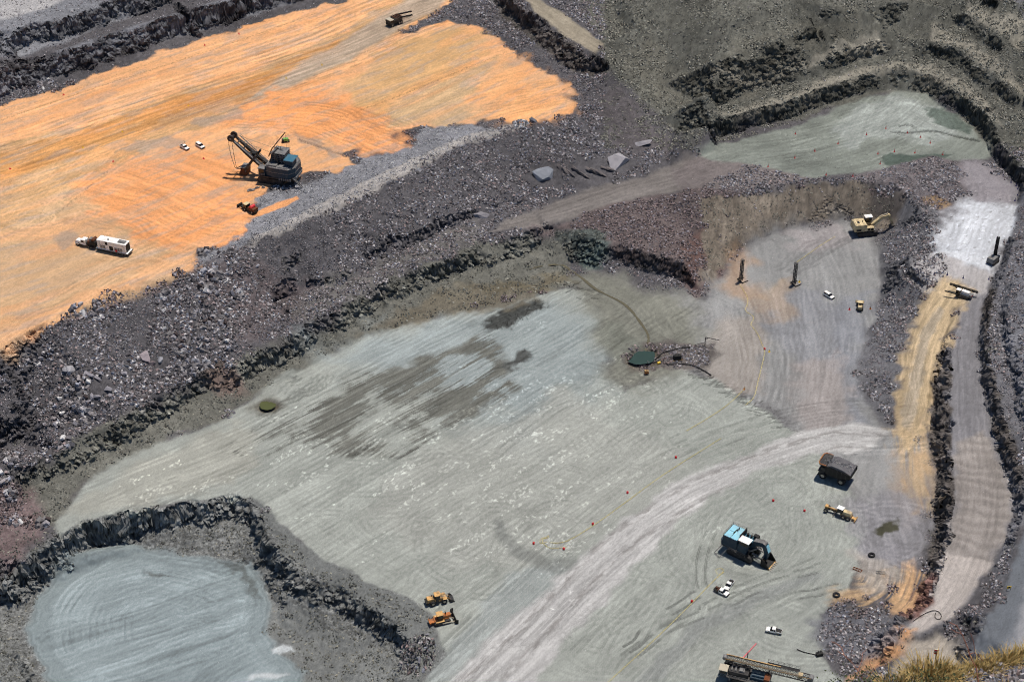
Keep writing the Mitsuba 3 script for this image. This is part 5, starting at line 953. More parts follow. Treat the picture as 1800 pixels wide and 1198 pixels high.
# ------------------------------------------------------------------ drill rigs
t = Thing('blast_drill', 'very long blasthole drill lying with its lattice mast down at the bottom edge', 'drill rig', (1318, 1195), (1400, 1213.5))
for y in (-2.4, 2.4): t.part('crawler', crawler_m(-5.5, 3.5, y, 1.1, 1.7), 'dark_steel')
t.part('frame', cat(bx(-8.6, 6.2, -2.4, 2.4, 1.7, 2.2), bx(-9.2, 6.6, -3.1, 3.1, 2.2, 2.35)), 'dark_steel', smooth=False)
e = t.part('engine_house', cat(bx(-6.8, -.4, -2.2, 2.0, 2.35, 4.3)), 'dark_steel', smooth=False); t.part('roof_pipe', cat([rod((-6 + k * 1.3, -1.6, 4.5), (-6 + k * 1.3, 1.2, 4.5), .3) for k in range(4)], bx(-3.4, -2.4, -1.6, 0, 4.3, 5.0)), 'grey_steel', e)
t.part('compressor', cat(bx(.2, 5.4, -2.0, 1.6, 2.35, 3.6), rod((.6, -1, 3.8), (4.8, -1, 3.8), .5, 14)), 'blue_paint', smooth=False); t.part('dust_box', cat(bx(4.6, 6.4, -2.4, .6, 2.35, 4.4)), 'rust', smooth=False)
c = t.part('cab', bx(-9.6, -7.2, -3.0, -.6, 2.35, 4.8), 'blue_paint', smooth=False); t.part('roof', bx(-9.9, -7.0, -3.3, -.3, 4.8, 5.0), 'pale_rim', c, False); t.part('window', cat(bx(-9.66, -9.6, -2.8, -.8, 3.4, 4.6), bx(-9.4, -7.4, -3.06, -3.0, 3.4, 4.6)), 'dark_glass', c, False)
m = t.part('mast', cat(lattice((-8.6, 1.3, 5.9), (19.0, 1.3, 5.9), 1.7, 22, .12)), 'dark_steel', smooth=False)
t.part('mast_rail', cat(beam((-8.6, .4, 6.75), (19, .4, 6.75), .2, .2), beam((-8.6, 2.2, 6.85), (9, 2.2, 6.85), .25, .5)), 'yellow_paint', m, False)
t.part('drill_pipe', cat([rod((-7.6, .9 + .42 * k, 6.0), (16.0, .9 + .42 * k, 6.0), .14) for k in range(3)]), 'pale_rim', m)
t.part('mast_walkway', cat(bx(4.6, 15.0, 2.6, 3.5, 6.5, 6.6), rails([(4.6, 3.5, 6.6), (15.0, 3.5, 6.6)])), 'black', m, False)
t.part('crown_block', cat(rod((18.9, .4, 6.2), (18.9, 2.2, 6.2), .9, 16), bx(17.8, 19.4, .3, 2.3, 5.0, 5.6), rod((-8.9, .6, 6.4), (-8.9, 2.0, 6.4), .7, 14)), 'grey_steel', m)
t.part('rotary_head', cat(bx(14.8, 16.2, .6, 2.0, 5.4, 6.9)), 'cream_paint', m, False); t.part('mast_support', cat(beam((-2, 1.3, 4.3), (-2, 1.3, 5.2), .5, .5), beam((-2, 1.3, 2.4), (-2, 3.6, 8.6), .25, .25), beam((5.6, 1.3, 2.4), (5.6, 1.3, 5.1), .5, .5), bx(-8.6, -6.4, .4, 2.4, 2.4, 4.9)), 'black', smooth=False)
for x in (-6.2, 5.0):
    for y in (-2.6, 2.6): t.part('jack', cat(rod((x, y, .5), (x, y, 2.2), .22), rod((x, y, 0.05), (x, y, .15), .6)), 'grey_steel')
railed(t, [(-9.2, -3.1, 2.35), (6.4, -3.1, 2.35), (6.4, 2.9, 2.35)])
t = Thing('tracked_drill', 'white and black drill rig with lowered boom at the head of the ochre ramp', 'drill rig', (1691, 521), (1668, 515))
for y in (-1.5, 1.5): t.part('crawler', crawler_m(-3.2, 2.0, y, .7, 1.1), 'dark_steel')
t.part('body', cat(bx(-3.4, 1.6, -1.5, 1.5, 1.2, 1.6)), 'dark_steel', smooth=False); t.part('engine_cover', tb((-3.0, .6, -1.4, .6), (-2.8, .5, -1.2, .5), 1.6, 2.9), 'white_paint', smooth=False)
c = t.part('cab', bx(.8, 2.4, -.2, 1.5, 1.6, 3.3), 'dark_glass', smooth=False); t.part('roof', bx(.7, 2.5, -.3, 1.6, 3.3, 3.42), 'white_paint', c, False)
t.part('feed_beam', cat(lattice((-5.6, -2.2, 3.0), (6.6, -2.0, 2.6), .6, 12, .09)), 'black', smooth=False); t.part('boom', cat(beam((1.4, -.4, 2.0), (4.2, -1.8, 2.6), .5, .5)), 'black', smooth=False); t.part('carousel', cat(rod((1.6, 2.0, 1.6), (6.8, 2.2, 1.3), .28)), 'black')
t.part('tail_box', cat(bx(-4.3, -3.2, -1.0, 1.2, 1.3, 2.6)), 'grey_steel', smooth=False); t.part('tail_light', cat(bx(-4.4, -4.3, .6, 1.1, 2.0, 2.5)), 'red_plastic', smooth=False)
t = Thing('mast_drill', 'dark drill rig with upright lattice mast on the white drill pad', 'drill rig', (1745, 461), (1753, 455))
for y in (-1.4, 1.4): t.part('crawler', crawler_m(-2.4, 2.4, y, .7, 1.1), 'dark_steel')
t.part('body', cat(tb((-3.0, 1.4, -1.6, 1.6), (-2.7, 1.2, -1.5, 1.5), 1.1, 3.0)), 'grey_steel', smooth=False); t.part('cab', cat(bx(1.4, 2.6, -1.5, -.3, 1.1, 2.9)), 'dark_glass', smooth=False)
t.part('mast', cat(lattice((2.0, .6, .6), (2.0, .6, 11.5), .85, 12, .12)), 'black', smooth=False); t.part('drill_pipe', cat(rod((2.0, .6, .2), (2.0, .6, 10.5), .16)), 'dark_steel'); t.part('rod_box', cat(bx(2.4, 3.2, .2, 1.4, 1.0, 3.6)), 'black', smooth=False)

# ------------------------------------------------------------------ cable towers, gantry, pumps
def cable_tower(label, at, h=11.0, group=None):
    t = Thing('cable_tower', label, 'tower', at, yaw=.5)
    t.part('mast', cat(lattice((0, 0, .4), (0, 0, h), .95, 11, .11)), 'dark_steel', smooth=False)
    t.part('skid', cat(beam((-.6, -1.8, .2), (2.8, -1.4, .2), .3, .35), beam((-.6, 1.8, .2), (2.8, 1.4, .2), .3, .35), beam((-.4, -1.8, .3), (-.4, 1.8, .3), .3, .3)), 'black', smooth=False)
    for y in (-1.4, 1.4): t.part('brace', beam((1.6 * .2 - 1.2, y, .3), (0, y * .25, 2.8), .16, .16), 'dark_steel', smooth=False)
    t.part('cross_arm', cat(beam((0, -.9, h), (0, .9, h), .18, .18)), 'grey_steel', smooth=False)
cable_tower('dark lattice cable tower on a skid, farther from the excavator', (1302, 494)); cable_tower('dark lattice cable tower on a skid with yellow cable at its top, nearer the excavator', (1395.5, 500))
t = Thing('cable_gantry', 'dark post with one long arm by the rubble heap near the pond', 'gantry', (1239, 607), yaw=-.25)
t.part('post', beam((0, 0, 0), (0, 0, 4.2), .28, .28), 'dark_steel', smooth=False); t.part('arm', beam((-.2, 0, 4.1), (6.0, -.6, 4.0), .2, .22), 'dark_steel', smooth=False); t.part('brace', cat(beam((0, 0, 3.0), (1.2, 0, 4.0), .14, .14), beam((-3, 0, .1), (0, 0, 1.6), .16, .16)), 'dark_steel', smooth=False)
t = Thing('pump_unit', 'black pump unit on the rocks right of the green pond', 'pump', (1190, 632), yaw=.2)
t.part('engine', cat(tb((-1.6, 1.6, -1.0, 1.0), (-1.3, 1.4, -.8, .8), .5, 2.3), rod((-.6, 0, 2.3), (-.6, 0, 3.0), .12), rod((.4, 0, 2.3), (.4, 0, 2.9), .1)), 'black'); t.part('skid', cat(bx(-2, 2, -1.1, -.8, .1, .5), bx(-2, 2, .8, 1.1, .1, .5)), 'yellow_paint', smooth=False)
t = Thing('lighting_pump', 'small orange pump with a thin mast below the green pond', 'pump', (1136.5, 657), yaw=.1)
t.part('body', cat(tb((-.9, .9, -.7, .7), (-.7, .7, -.6, .6), .6, 1.5)), 'orange_paint', smooth=False); t.part('cover', cat(bx(-.75, .75, -.6, .6, 1.5, 1.8)), 'yellow_paint', smooth=False); t.part('mast', cat(beam((0, 0, 1.6), (.2, .2, 6.2), .12, .12)), 'black', smooth=False); t.part('head', cat(beam((-.1, .2, 6.2), (.9, .1, 5.6), .25, .2)), 'grey_steel', smooth=False)
for y in (-.75, .75): t.wheel(0, y, .4, .25)
t = Thing('drum', 'bright yellow drum on the bank right of the pond', 'drum', (1158, 639), yaw=.4); t.whole(cat(rod((-.6, 0, .5), (.6, 0, .5), .5, 14), rod((-.62, 0, .5), (-.55, 0, .5), .53, 14), rod((.55, 0, .5), (.62, 0, .5), .53, 14)), 'yellow_plastic')
def ribbon(name, label, cat_, px, r, mat, lift=.06, group=None, wob=0):
    p = P(px); q = on_ground(p[:, 0], p[:, 1], GROUND); s = curve(q[:, :2], 1.2)
    if wob: s = s + np.stack([fbm2(np.arange(len(s)) / 4, np.zeros(len(s)), 2, 51) - .5, fbm2(np.arange(len(s)) / 4, np.zeros(len(s)) + 9, 2, 52) - .5], 1) * wob
    _, i = TREE.query(s); z_ = np.convolve(np.pad(V[i, 2], 2, mode='edge'), np.ones(5) / 5, 'valid') + lift + r
    pts3 = np.c_[s, z_]; k = numbered(name); m = []
    t = np.gradient(pts3, axis=0); t /= np.linalg.norm(t, axis=1, keepdims=True); n = np.cross(t, [0, 0, 1]); n /= np.linalg.norm(n, axis=1, keepdims=True); b = np.cross(n, t)
    a = np.linspace(0, 2 * math.pi, 6, endpoint=False); ring = pts3[:, None] + r * (np.cos(a)[None, :, None] * n[:, None] + np.sin(a)[None, :, None] * b[:, None]); N = len(pts3)
    idx = np.arange(N * 6).reshape(N, 6); nx = np.roll(idx, -1, 1); F_ = np.vstack([np.stack([idx[:-1].ravel(), nx[1:].ravel(), nx[:-1].ravel()], 1), np.stack([idx[:-1].ravel(), idx[1:].ravel(), nx[1:].ravel()], 1)])
    scene[k] = mikit.ply((ring.reshape(-1, 3), F_), mat, smooth=True); labels[k] = {'label': label, 'category': cat_}
    if group: labels[k]['group'] = group
ribbon('cable', 'thin yellow cable running along the left side of the haul road', 'cable', "1268,770 1200,812 1150,845 1110,875 1060,912 1010,945 985,955 962,953", .09, 'hose_yellow')
ribbon('cable', 'tangled yellow cable end beside the red markers left of the haul road', 'cable', "962,953 945,955 955,942 962,948 968,938 950,950 958,958 970,965 985,962 1000,962", .08, 'hose_yellow')
ribbon('cable', 'long straight yellow cable leading up to the teal shovel', 'cable', "1040,1225 1100,1170 1160,1115 1216,1060 1262,1012 1276,1003", .09, 'hose_yellow')
ribbon('cable', 'short yellow cable loop left of the teal shovel', 'cable', "1262,1010 1256,1000 1266,998 1274,1000 1268,1008 1262,1012", .08, 'hose_yellow')
ribbon('cable', 'pale yellow cable crossing the pale floor between the towers and the floor edge', 'cable', "1300,500 1312,518 1316,530 1308,548 1326,555 1322,567 1318,570 1332,585 1342,612 1345,615 1340,640 1330,680 1326,700 1310,712", .09, 'hose_yellow')
ribbon('cable', 'yellow cable following the floor edge down to the left', 'cable', "1310,682 1280,712 1240,738 1205,758", .09, 'hose_yellow')
ribbon('cable', 'yellow cable from the nearer tower towards the excavator', 'cable', "1399,462 1430,440 1452,425 1470,415", .08, 'hose_yellow')
ribbon('marking_tape', 'pink tape laid on the floor beside the long drill', 'tape', "1305,1157 1318,1143 1332,1128", .16, 'pink_tape')
ribbon('hose', 'black hose looped on the pale end of the strip', 'hose', "1605,1092 1625,1078 1640,1072 1650,1074 1656,1082 1652,1090 1642,1086 1645,1076", .12, 'black')
ribbon('hose', 'black hose trailing to the small pump at the lower right', 'hose', "1401,1141 1412,1146 1426,1149 1434,1150", .14, 'black')
ribbon('pipe', 'upper black pipe from the green pond to the rubble heap', 'pipe', "1152,629 1165,620 1180,617 1195,612 1215,611", .28, 'black'); ribbon('pipe', 'grey pipe from the green pond to the black pump', 'pipe', "1150,633 1165,628 1175,627 1184,627", .26, 'grey_steel'); ribbon('pipe', 'lowest black pipe curving right from the pond', 'pipe', "1140,636 1155,634 1166,638 1182,642 1200,639 1225,644 1250,660", .26, 'dark_steel')
t = Thing('sump_pump', 'small dark pump lying at the end of the black hose', 'pump', (1440, 1151), yaw=.3, scale=1.25); t.part('body', cat(bx(-.9, .9, -.5, .5, .2, 1.0), rod((-.4, 0, 1), (-.4, 0, 1.9), .1), rod((.3, .2, 1), (.5, .3, 1.7), .1)), 'black'); t.part('skid', cat(bx(-1.1, 1.1, -.6, -.45, 0, .2), bx(-1.1, 1.1, .45, .6, 0, .2)), 'grey_steel', smooth=False)
t = Thing('generator', 'small green and black generator behind the rope shovel', 'generator', (503, 249.5), yaw=.2); t.part('cover', tb((-1.4, 1.2, -.8, .8), (-1.2, 1.0, -.7, .7), .8, 1.9), 'green_paint', smooth=False); t.part('base', cat(bx(-1.9, -1.0, -.9, .9, .3, 1.5), bx(-1.6, 1.6, -.8, .8, .3, .8)), 'black', smooth=False)
for y in (-.8, .8): t.wheel(.6, y, .4, .3)
t = Thing('service_vehicle', 'dark red and black service vehicle parked on orange ground below the rope shovel', 'service vehicle', (438, 370), (426, 364.5))
t.part('chassis', cat(bx(-4.4, 4.0, -1.1, 1.1, .7, 1.4)), 'black', smooth=False); t.part('body', cat(bx(-4.2, -.6, -1.3, 1.3, 1.4, 2.5)), 'rust', smooth=False); t.part('reel', cat(rod((-2.2, -1.2, 2.8), (-2.2, 1.2, 2.8), .8, 14)), 'red_plastic'); c = t.part('cab', cat(bx(.4, 2.2, -1.2, 1.2, 1.4, 3.0)), 'dark_glass', smooth=False); t.part('roof', bx(.3, 2.3, -1.25, 1.25, 3.0, 3.15), 'cream_paint', c, False)
t.part('front_arm', cat(beam((2.2, -.7, 1.2), (5.4, -.7, .8), .3, .4), beam((2.2, .7, 1.2), (5.4, .7, .8), .3, .4), bx(5.2, 6.0, -1.4, 1.4, .2, 1.3)), 'black', smooth=False)
for x in (-3, 1.2):
    for y in (-1.2, 1.2): t.wheel(x, y, .75, .6)
for k, (u, v, lab, w_, l_, y_) in enumerate(((441, 335, 'pale flat steel plate, largest of the spare parts below the rope shovel', 1.5, 3.2, .4), (452, 331, 'bent grey steel piece in the middle of the spare parts', .8, 2.6, .7), (463, 330, 'grey steel block, rightmost of the bright spare parts', 1.0, 1.6, .2), (476, 333, 'small dark steel piece apart from the other spare parts', .8, 1.4, -.4))):
    t = Thing('spare_part', lab, 'machine part', (u, v), yaw=y_); t.whole(cat(bx(-l_ / 2, l_ / 2, -w_ / 2, w_ / 2, .05, .35), bx(-l_ * .3, l_ * .1, -w_ * .3, w_ * .3, .3, .9)), 'grey_steel' if k < 3 else 'dark_steel', False)

# ------------------------------------------------------------------ markers
ORD = 'first second third fourth fifth sixth seventh eighth ninth tenth eleventh twelfth thirteenth fourteenth fifteenth sixteenth seventeenth'.split()
def markers(name, label, cat_, px, mat, r=.22, h=1.3, group=None, kind='stake'):
    pts_ = P(px); down = np.ptp(pts_[:, 1]) > 1.5 * np.ptp(pts_[:, 0]) if len(pts_) > 1 else False; pts_ = pts_[np.argsort(pts_[:, 1] if down else pts_[:, 0])]; N = len(pts_)
    for j, (u, v) in enumerate(pts_):
        t = Thing(name, label if N == 1 else f'{label}, {ORD[j]} from the {"top" if down else "left"}' if j < N - 1 else f'{label}, {"lowest" if down else "rightmost"} one', cat_, (u, v), group=group)
        if kind == 'stake': t.whole(cat(trimesh.creation.cone(r * 1.3, h, sections=8), rod((0, 0, 0), (0, 0, .12), r * 1.9, 8)), mat)
        else: t.whole(cat(trimesh.creation.icosphere(2, .42, ).apply_translation((0, 0, .5)), rod((0, 0, 0), (0, 0, .2), .4, 10)), mat)
markers('marker_cone', 'red cone on the green grey blast pad', 'cone', "1398,236 1350,293 1397,278 1432,266 1473,253 1523,237 1557,226 1595,234 1618,242 1635,252 1543,271 1572,267 1608,269 1657,272 1452,308 1499,310 1547,288", 'red_plastic', .2, 1.9, 'red cones on the blast pad')
markers('marker_cone', 'dark blue cone on the path above the white drill pad', 'cone', "1764,309 1777,321 1786,327 1789,333 1789,343 1784,353", 'blue_plastic', .22, 2.2, 'blue cones above the white drill pad')
markers('marker_cone', 'dark blue cone at the lower end of the white drill pad', 'cone', "1614,481 1642,483 1665,483 1693,489 1738,491", 'blue_plastic', .22, 2.0, 'blue cones below the white drill pad')
markers('marker_ball', 'red ball marker on the grey floor left of the haul road', 'marker', "938,955 991,965 1042,921 1103,866 1188,804", 'red_plastic', group='red ball markers left of the haul road', kind='ball')
markers('marker_ball', 'red ball marker above the teal shovel', 'marker', "1359,880 1414,898", 'red_plastic', group='red ball markers above the teal shovel', kind='ball')
markers('marker_ball', 'red ball marker on the straight yellow cable', 'marker', "1216,1057", 'red_plastic', kind='ball'); markers('marker_ball', 'red ball marker beside the lone cable bend on the pale floor', 'marker', "1344,614", 'red_plastic', kind='ball')
markers('marker_cone', 'red cone on the orange bench', 'cone', "18,297 112,167 199,284 358,279 360,80 420,60", 'red_plastic', .26, 1.0, 'red cones on the orange bench')
markers('marker_cone', 'yellow cone along the road on the orange bench', 'cone', "146,260 215,232 331,186 503,138 566,115", 'yellow_plastic', .24, 1.3, 'yellow cones along the bench road')
markers('marker_cone', 'dark red cone left of the cream wheel dozer', 'cone', "1493,544", 'red_plastic', .24, 1.7); markers('marker_cone', 'orange cone right of the cream wheel dozer', 'cone', "1530,543", 'orange_paint', .24, 1.7)
markers('marker_cone', 'orange cone at the bend of the cable by the floor edge', 'cone', "1308,684", 'orange_paint', .22, 1.7); markers('marker_cone', 'yellow cone by the nearer cable tower', 'cone', "1405,496", 'yellow_plastic', .3, 1.6)
markers('marker_cone', 'yellow cone beside the red ball on the pale floor', 'cone', "1352,618", 'yellow_plastic', .25, 1.5); markers('marker_cone', 'red cone beside the rope shovel stair', 'cone', "514,300", 'red_plastic', .22, 1.6)
for lab, u, v in (('dark tyre lying on the ochre floor, left of the cable', 1470, 1046), ('dark tyre lying on the grey patch below the wet stain', 1532, 976)):
    t = Thing('tyre', lab, 'tyre', (u, v), scale=1.0); m = trimesh.creation.torus(.9, .38, 20, 10); m.apply_translation((0, 0, .36)); t.whole(m, 'rubber')
for lab, u, v, y_ in (('small rusty frame lying below the dark tyre', 1507, 1001, -.6), ('pale pipe frame lying on the dusty floor', 1548, 1006, -.1)):
    t = Thing('skid_frame', lab, 'frame', (u, v), yaw=y_); t.whole(cat(bx(-1.6, 1.6, -.6, -.45, .05, .3), bx(-1.6, 1.6, .45, .6, .05, .3), [bx(x, x + .15, -.6, .6, .05, .3) for x in (-1.6, -.6, .4, 1.45)]), 'rust' if u < 1530 else 'grey_steel', False)
t = Thing('road_sign', 'small yellow and black warning board on two legs beside the lower right road', 'sign', (1772.5, 1037), yaw=.15)
t.part('board', bx(-.75, .75, -.05, .05, .9, 1.9), 'yellow_plastic', smooth=False); t.part('symbol', cat(rod((0, -.051, 1.4), (0, -.07, 1.4), .36, 14), rod((0, .051, 1.4), (0, .07, 1.4), .36, 14)), 'black')
for x in (-.6, .6): t.part('leg', beam((x, 0, 0), (x, 0, .9), .1, .1), 'black', smooth=False)

# ------------------------------------------------------------------ boulders and slabs
def stone(name, label, cat_, at, size, color, seed, flat=.4, yaw=0, tilt_=None, n=16, dz=0, group=None):
    k = numbered(name); g = np.random.default_rng(seed); p = g.normal(size=(n, 3)); p /= np.linalg.norm(p, axis=1, keepdims=True); p *= g.uniform(.8, 1.1, (n, 1)); p[:, 2] = np.clip(p[:, 2], -.55, .55) / .55 * flat
    m = trimesh.convex.convex_hull(p * np.array([size[0], size[1], min(size)])); m = m.subdivide().subdivide()
    v = np.array(m.vertices); v += (meshkit.fbm(v * 1.3 + seed, 3) - .5)[:, None] * m.vertex_normals * .35
    q = on_ground([at[0]], [at[1]], GROUND)[0]; _, i = TREE.query(q[:2]); up = NRM[i] if tilt_ is None else np.array(tilt_, float); up = up / np.linalg.norm(up)
    x_ = np.array([math.cos(yaw), math.sin(yaw), 0]); x_ -= up * (x_ @ up); x_ /= np.linalg.norm(x_); M = np.eye(4); M[:3, 0], M[:3, 1], M[:3, 2], M[:3, 3] = x_, np.cross(up, x_), up, [q[0], q[1], V[i, 2] + dz]
    c = alb(color) * (.75 + .5 * meshkit.fbm(v * .7 + seed, 3))[:, None]
    scene[k] = mikit.ply((v, np.array(m.faces)), 'soil', smooth=False, color=c, to_world=T(M)); labels[k] = {'label': label, 'category': cat_}
    if group: labels[k]['group'] = group
UPS = (0, -.35, .93)
stone('rock_slab', 'largest pale flat rock slab, square, above the middle road', 'rock slab', (1090, 289), (6.2, 6.0), (182, 180, 186), 1, .25, .5, UPS, 9, 1.0)
stone('rock_slab', 'broad bluish rock slab at the left end of the slab row', 'rock slab', (958, 307), (7.2, 4.4), (152, 158, 168), 2, .25, .35, UPS, 11, .6)
stone('rock_slab', 'small pale slab at the upper right of the largest slab', 'rock slab', (1128, 254), (5.0, 2.4), (172, 170, 176), 3, .25, .45, UPS, 9, .8)
stone('rock_slab', 'pale slab below the crack lines at the end of the middle crag', 'rock slab', (845, 379), (4.2, 3.6), (164, 162, 168), 4, .25, .5, UPS, 10, .7)
for k in range(11):
    u = 985 + k * 9; v = 303 + abs(k - 5) * -1.2 + (k % 3) * 4
    stone('rock_slab', f'narrow tilted slab in the cracked row between the two big slabs, {ORD[k]} from the left', 'rock slab', (u, v), (3.6, 1.0), (128, 122, 122), 20 + k, .5, -.9 + .05 * k, (.25, -.5, .8), 10, .7, 'narrow slabs between the two big slabs')
stone('boulder', 'round pale boulder, larger of a pair on the left rubble slope', 'boulder', (126, 653), (2.5, 2.3), (186, 186, 192), 5, .5, .2, UPS, 20, .8); stone('boulder', 'small pale boulder touching the larger round boulder', 'boulder', (115.5, 653), (1.3, 1.5), (172, 172, 178), 6, .5, .9, UPS, 18, .7)
stone('boulder', 'large dark grey boulder alone on the bench edge at the tip of the orange ground', 'boulder', (941, 214), (2.8, 1.8), (124, 128, 138), 7, .7, -.2, None, 16, .8)
stone('rock_slab', 'pinkish slab at the head of the pale outcrop on the left slope', 'rock slab', (256, 628), (2.6, 3.4), (176, 166, 172), 8, .25, .8, UPS, 9, .6); stone('rock_slab', 'small round pale slab right of the pale outcrop', 'rock slab', (282, 636), (2.0, 1.9), (168, 170, 178), 9, .3, .2, UPS, 12, .6)
stone('rock_slab', 'wedge of pinkish rock between the two pale slabs of the outcrop', 'rock slab', (268, 641), (2.4, 2.2), (148, 136, 138), 91, .35, .6, UPS, 9, .4)
for k, (u, v, a, b_, y_) in enumerate(((156, 660, 3.0, 1.0, -.5), (172, 667, 2.6, .9, -.5), (218, 658, 1.9, .9, -.1), (188, 684, 3.0, 1.2, -.4), (208, 690, 2.4, .9, -.5), (172, 702, 2.2, 1.3, -.3), (161, 699, 1.3, 1.8, .2), (176, 660, 1.6, .8, -.2), (157, 709, 1.0, 1.0, 0), (196, 697, 2.2, .9, -.5), (232, 698, .9, .8, 0))):
    stone('rock_slab', ('uppermost long slab of the loose slabs on the left rubble slope', 'long slab just right below the uppermost loose slab', 'small slab at the right of the uppermost loose slabs', 'long slab in the middle of the loose slabs', 'long slab below right of the middle loose slab', 'broad slab at the bottom of the loose slabs', 'upright slab left of the broad bottom slab', 'short slab against the uppermost long slab', 'lowest small pinkish stone under the loose slabs', 'slab just above the broad bottom slab', 'small bright stone at the lower right of the loose slabs')[k], 'rock slab', (u, v), (a, b_), (168, 166, 174), 60 + k, .4, y_, UPS, 10, .7, 'loose slabs on the left rubble slope')
for k, (u, v, a, b_) in enumerate(((357, 478, 2.4, 1.6), (377, 472, 1.0, 1.8), (453, 470, 1.1, .9), (387, 496, .8, .7))):
    stone('rock_slab', ('larger pale slab just under the lower tip of the orange ground', 'upright pale slab beside the larger one under the orange tip', 'small pale stone alone on the slope right of the orange tip', 'small pale stone lower down the slope under the orange tip')[k], 'rock slab', (u, v), (a, b_), (176, 178, 188), 80 + k, .4, .7, UPS, 9, .7, 'pale slabs under the orange tip')
m, c = rock_patch(777, 130, 3.6, .25, .75, PALE, BLOCKS); p = on_ground([915], [218], GROUND)[0]; h_ = np.hypot(m[0][:, 0], m[0][:, 1]); mv = m[0].copy(); mv[:, 2] += np.maximum(0, 2.2 - h_ * .6)
scene['rock_pile'] = mikit.ply((mv, m[1]), 'soil', color=c, to_world=T().translate(p.tolist())); labels['rock_pile'] = {'label': 'small heap of pale blocks at the bench edge beside the dark boulder', 'category': 'rock pile', 'kind': 'stuff'}
m, c = rock_patch(778, 260, 6.5, .2, .6, GREY, BLOCKS); p = on_ground([738], [1150], GROUND)[0]; h_ = np.hypot(m[0][:, 0], m[0][:, 1]); mv = m[0].copy(); mv[:, 2] += np.maximum(0, 2.6 - h_ * .4); mv[:, 1] *= 1.5
scene['rock_pile_001'] = mikit.ply((mv, m[1]), 'soil', color=c * .7, to_world=T().translate(p.tolist())); labels['rock_pile_001'] = {'label': 'dark rock heap on the rim of the lower pit below the bulldozer', 'category': 'rock pile', 'kind': 'stuff'}

# ------------------------------------------------------------------ water
def sheet(name, label, px, mat, lift=.05, kind='structure', n=60):
    p = P(px); q = on_ground(p[:, 0], p[:, 1])[:, :2]; s = curve(np.vstack([q, q[:1]]), .35); c = s.mean(0); s = s + (fbm2(s[:, 0] / 2.4, s[:, 1] / 2.4, 3, 5) - .5)[:, None] * (s - c) * .5
    _, i = TREE.query(s); z_ = float(np.percentile(Z0[i], 50)) + lift; N = len(s)
    v = np.vstack([np.c_[s, np.full(N, z_)], [[c[0], c[1], z_]]]); f = np.stack([np.arange(N), (np.arange(N) + 1) % N, np.full(N, N)], 1)
    if np.cross(v[f[0, 1]] - v[f[0, 0]], v[f[0, 2]] - v[f[0, 0]])[2] < 0: f = f[:, ::-1]
    scene[name] = mikit.ply((v, f), mat); labels[name] = {'label': label, 'category': 'pond', 'kind': kind}
sheet('pond', 'dark green pond beside the pumps', "1105,634 1112,623 1130,615 1150,617 1154,627 1148,636 1135,640 1115,640", 'water_green')
sheet('pond_001', 'small olive green pool at the edge of the grey floor', "454,714 460,707 472,705 485,708 487,713 478,719 464,721", 'water_olive')
def strip(name, px, w, mat, lift=.08):
    p = P(px); q = on_ground(p[:, 0], p[:, 1])[:, :2]; s = curve(q, .8); t = np.gradient(s, axis=0); t /= np.linalg.norm(t, axis=1, keepdims=True); n = np.stack([-t[:, 1], t[:, 0]], 1)
    ww = w * (.55 + .9 * vnoise(np.arange(len(s)) / 5.0, np.zeros(len(s)), 9))[:, None]; _, i = TREE.query(s); z_ = np.convolve(np.pad(V[i, 2], 4, mode='edge'), np.ones(9) / 9, 'valid') + lift
    v = np.vstack([np.c_[s - n * ww, z_], np.c_[s + n * ww, z_]]); N = len(s); a = np.arange(N - 1)
    scene[name] = mikit.ply((v, np.vstack([np.stack([a, a + 1, a + N], 1), np.stack([a + 1, a + N + 1, a + N], 1)])), {'type': 'twosided', 'b': {'type': 'ref', 'id': mat}}); labels[name] = {'label': 'narrow muddy stream running down to the green pond', 'category': 'stream', 'kind': 'structure'}
strip('stream', "930,474 955,468 985,463 1000,472 1020,486 1045,508 1070,520 1095,532 1112,548 1128,570 1140,588 1140,602 1134,616", .55, 'water_mud', .14)

# ------------------------------------------------------------------ the near rim of the lookout: stony ground, dry grass, twigs
def rim(u, k):
    """Point of the near hillside: k = 0 on its crest, k < 0 towards the lookout, k > 0 down the far side."""
    v = np.interp(u, [-200, 900, 1300, 1470, 1500, 1560, 1610, 1660, 1700, 1760, 1800, 2000], [1330, 1300, 1250, 1214, 1207, 1201, 1197, 1192, 1184, 1170, 1160, 1140]); d = 58 + 4 * math.sin(u / 90)
    p = EYE + ray(u, v) * d
    return p + (np.array([0, k * .75, k * -.42]) if k < 0 else np.array([0, k, -1.32 * k]))
us = np.arange(-400, 2300, 5.0); ks = np.r_[np.arange(-36, -12, 1.0), np.arange(-12, 0, .3), np.arange(0, 3, .4), np.geomspace(3, 330, 22)]
HV = np.array([[rim(u, k) for k in ks] for u in us]); hx = HV.reshape(-1, 3)
hx = hx + np.c_[0 * hx[:, :1], 0 * hx[:, :1], ((fbm2(hx[:, 0] / .7, hx[:, 1] / .7, 3, 71) - .5) * .28 + (fbm2(hx[:, 0] / 3, hx[:, 1] / 3, 2, 72) - .5) * .5)[:, None]]
nu, nk = len(us), len(ks); hi = np.arange(nu * nk).reshape(nu, nk); a, b, c_, d_ = hi[:-1, :-1].ravel(), hi[1:, :-1].ravel(), hi[1:, 1:].ravel(), hi[:-1, 1:].ravel()
hc = alb((142, 139, 146)) * (.6 + .8 * fbm2(hx[:, 0] / .25, hx[:, 1] / .25, 3, 73))[:, None]
gmask = sstep(.42, .6, fbm2(hx[:, 0] / 2.2, hx[:, 1] / 1.4, 3, 74))[:, None] * .55; hc = hc * (1 - gmask) + alb((150, 132, 92)) * (.7 + .6 * fbm2(hx[:, 0] / .3, hx[:, 1] / .3, 2, 75))[:, None] * gmask
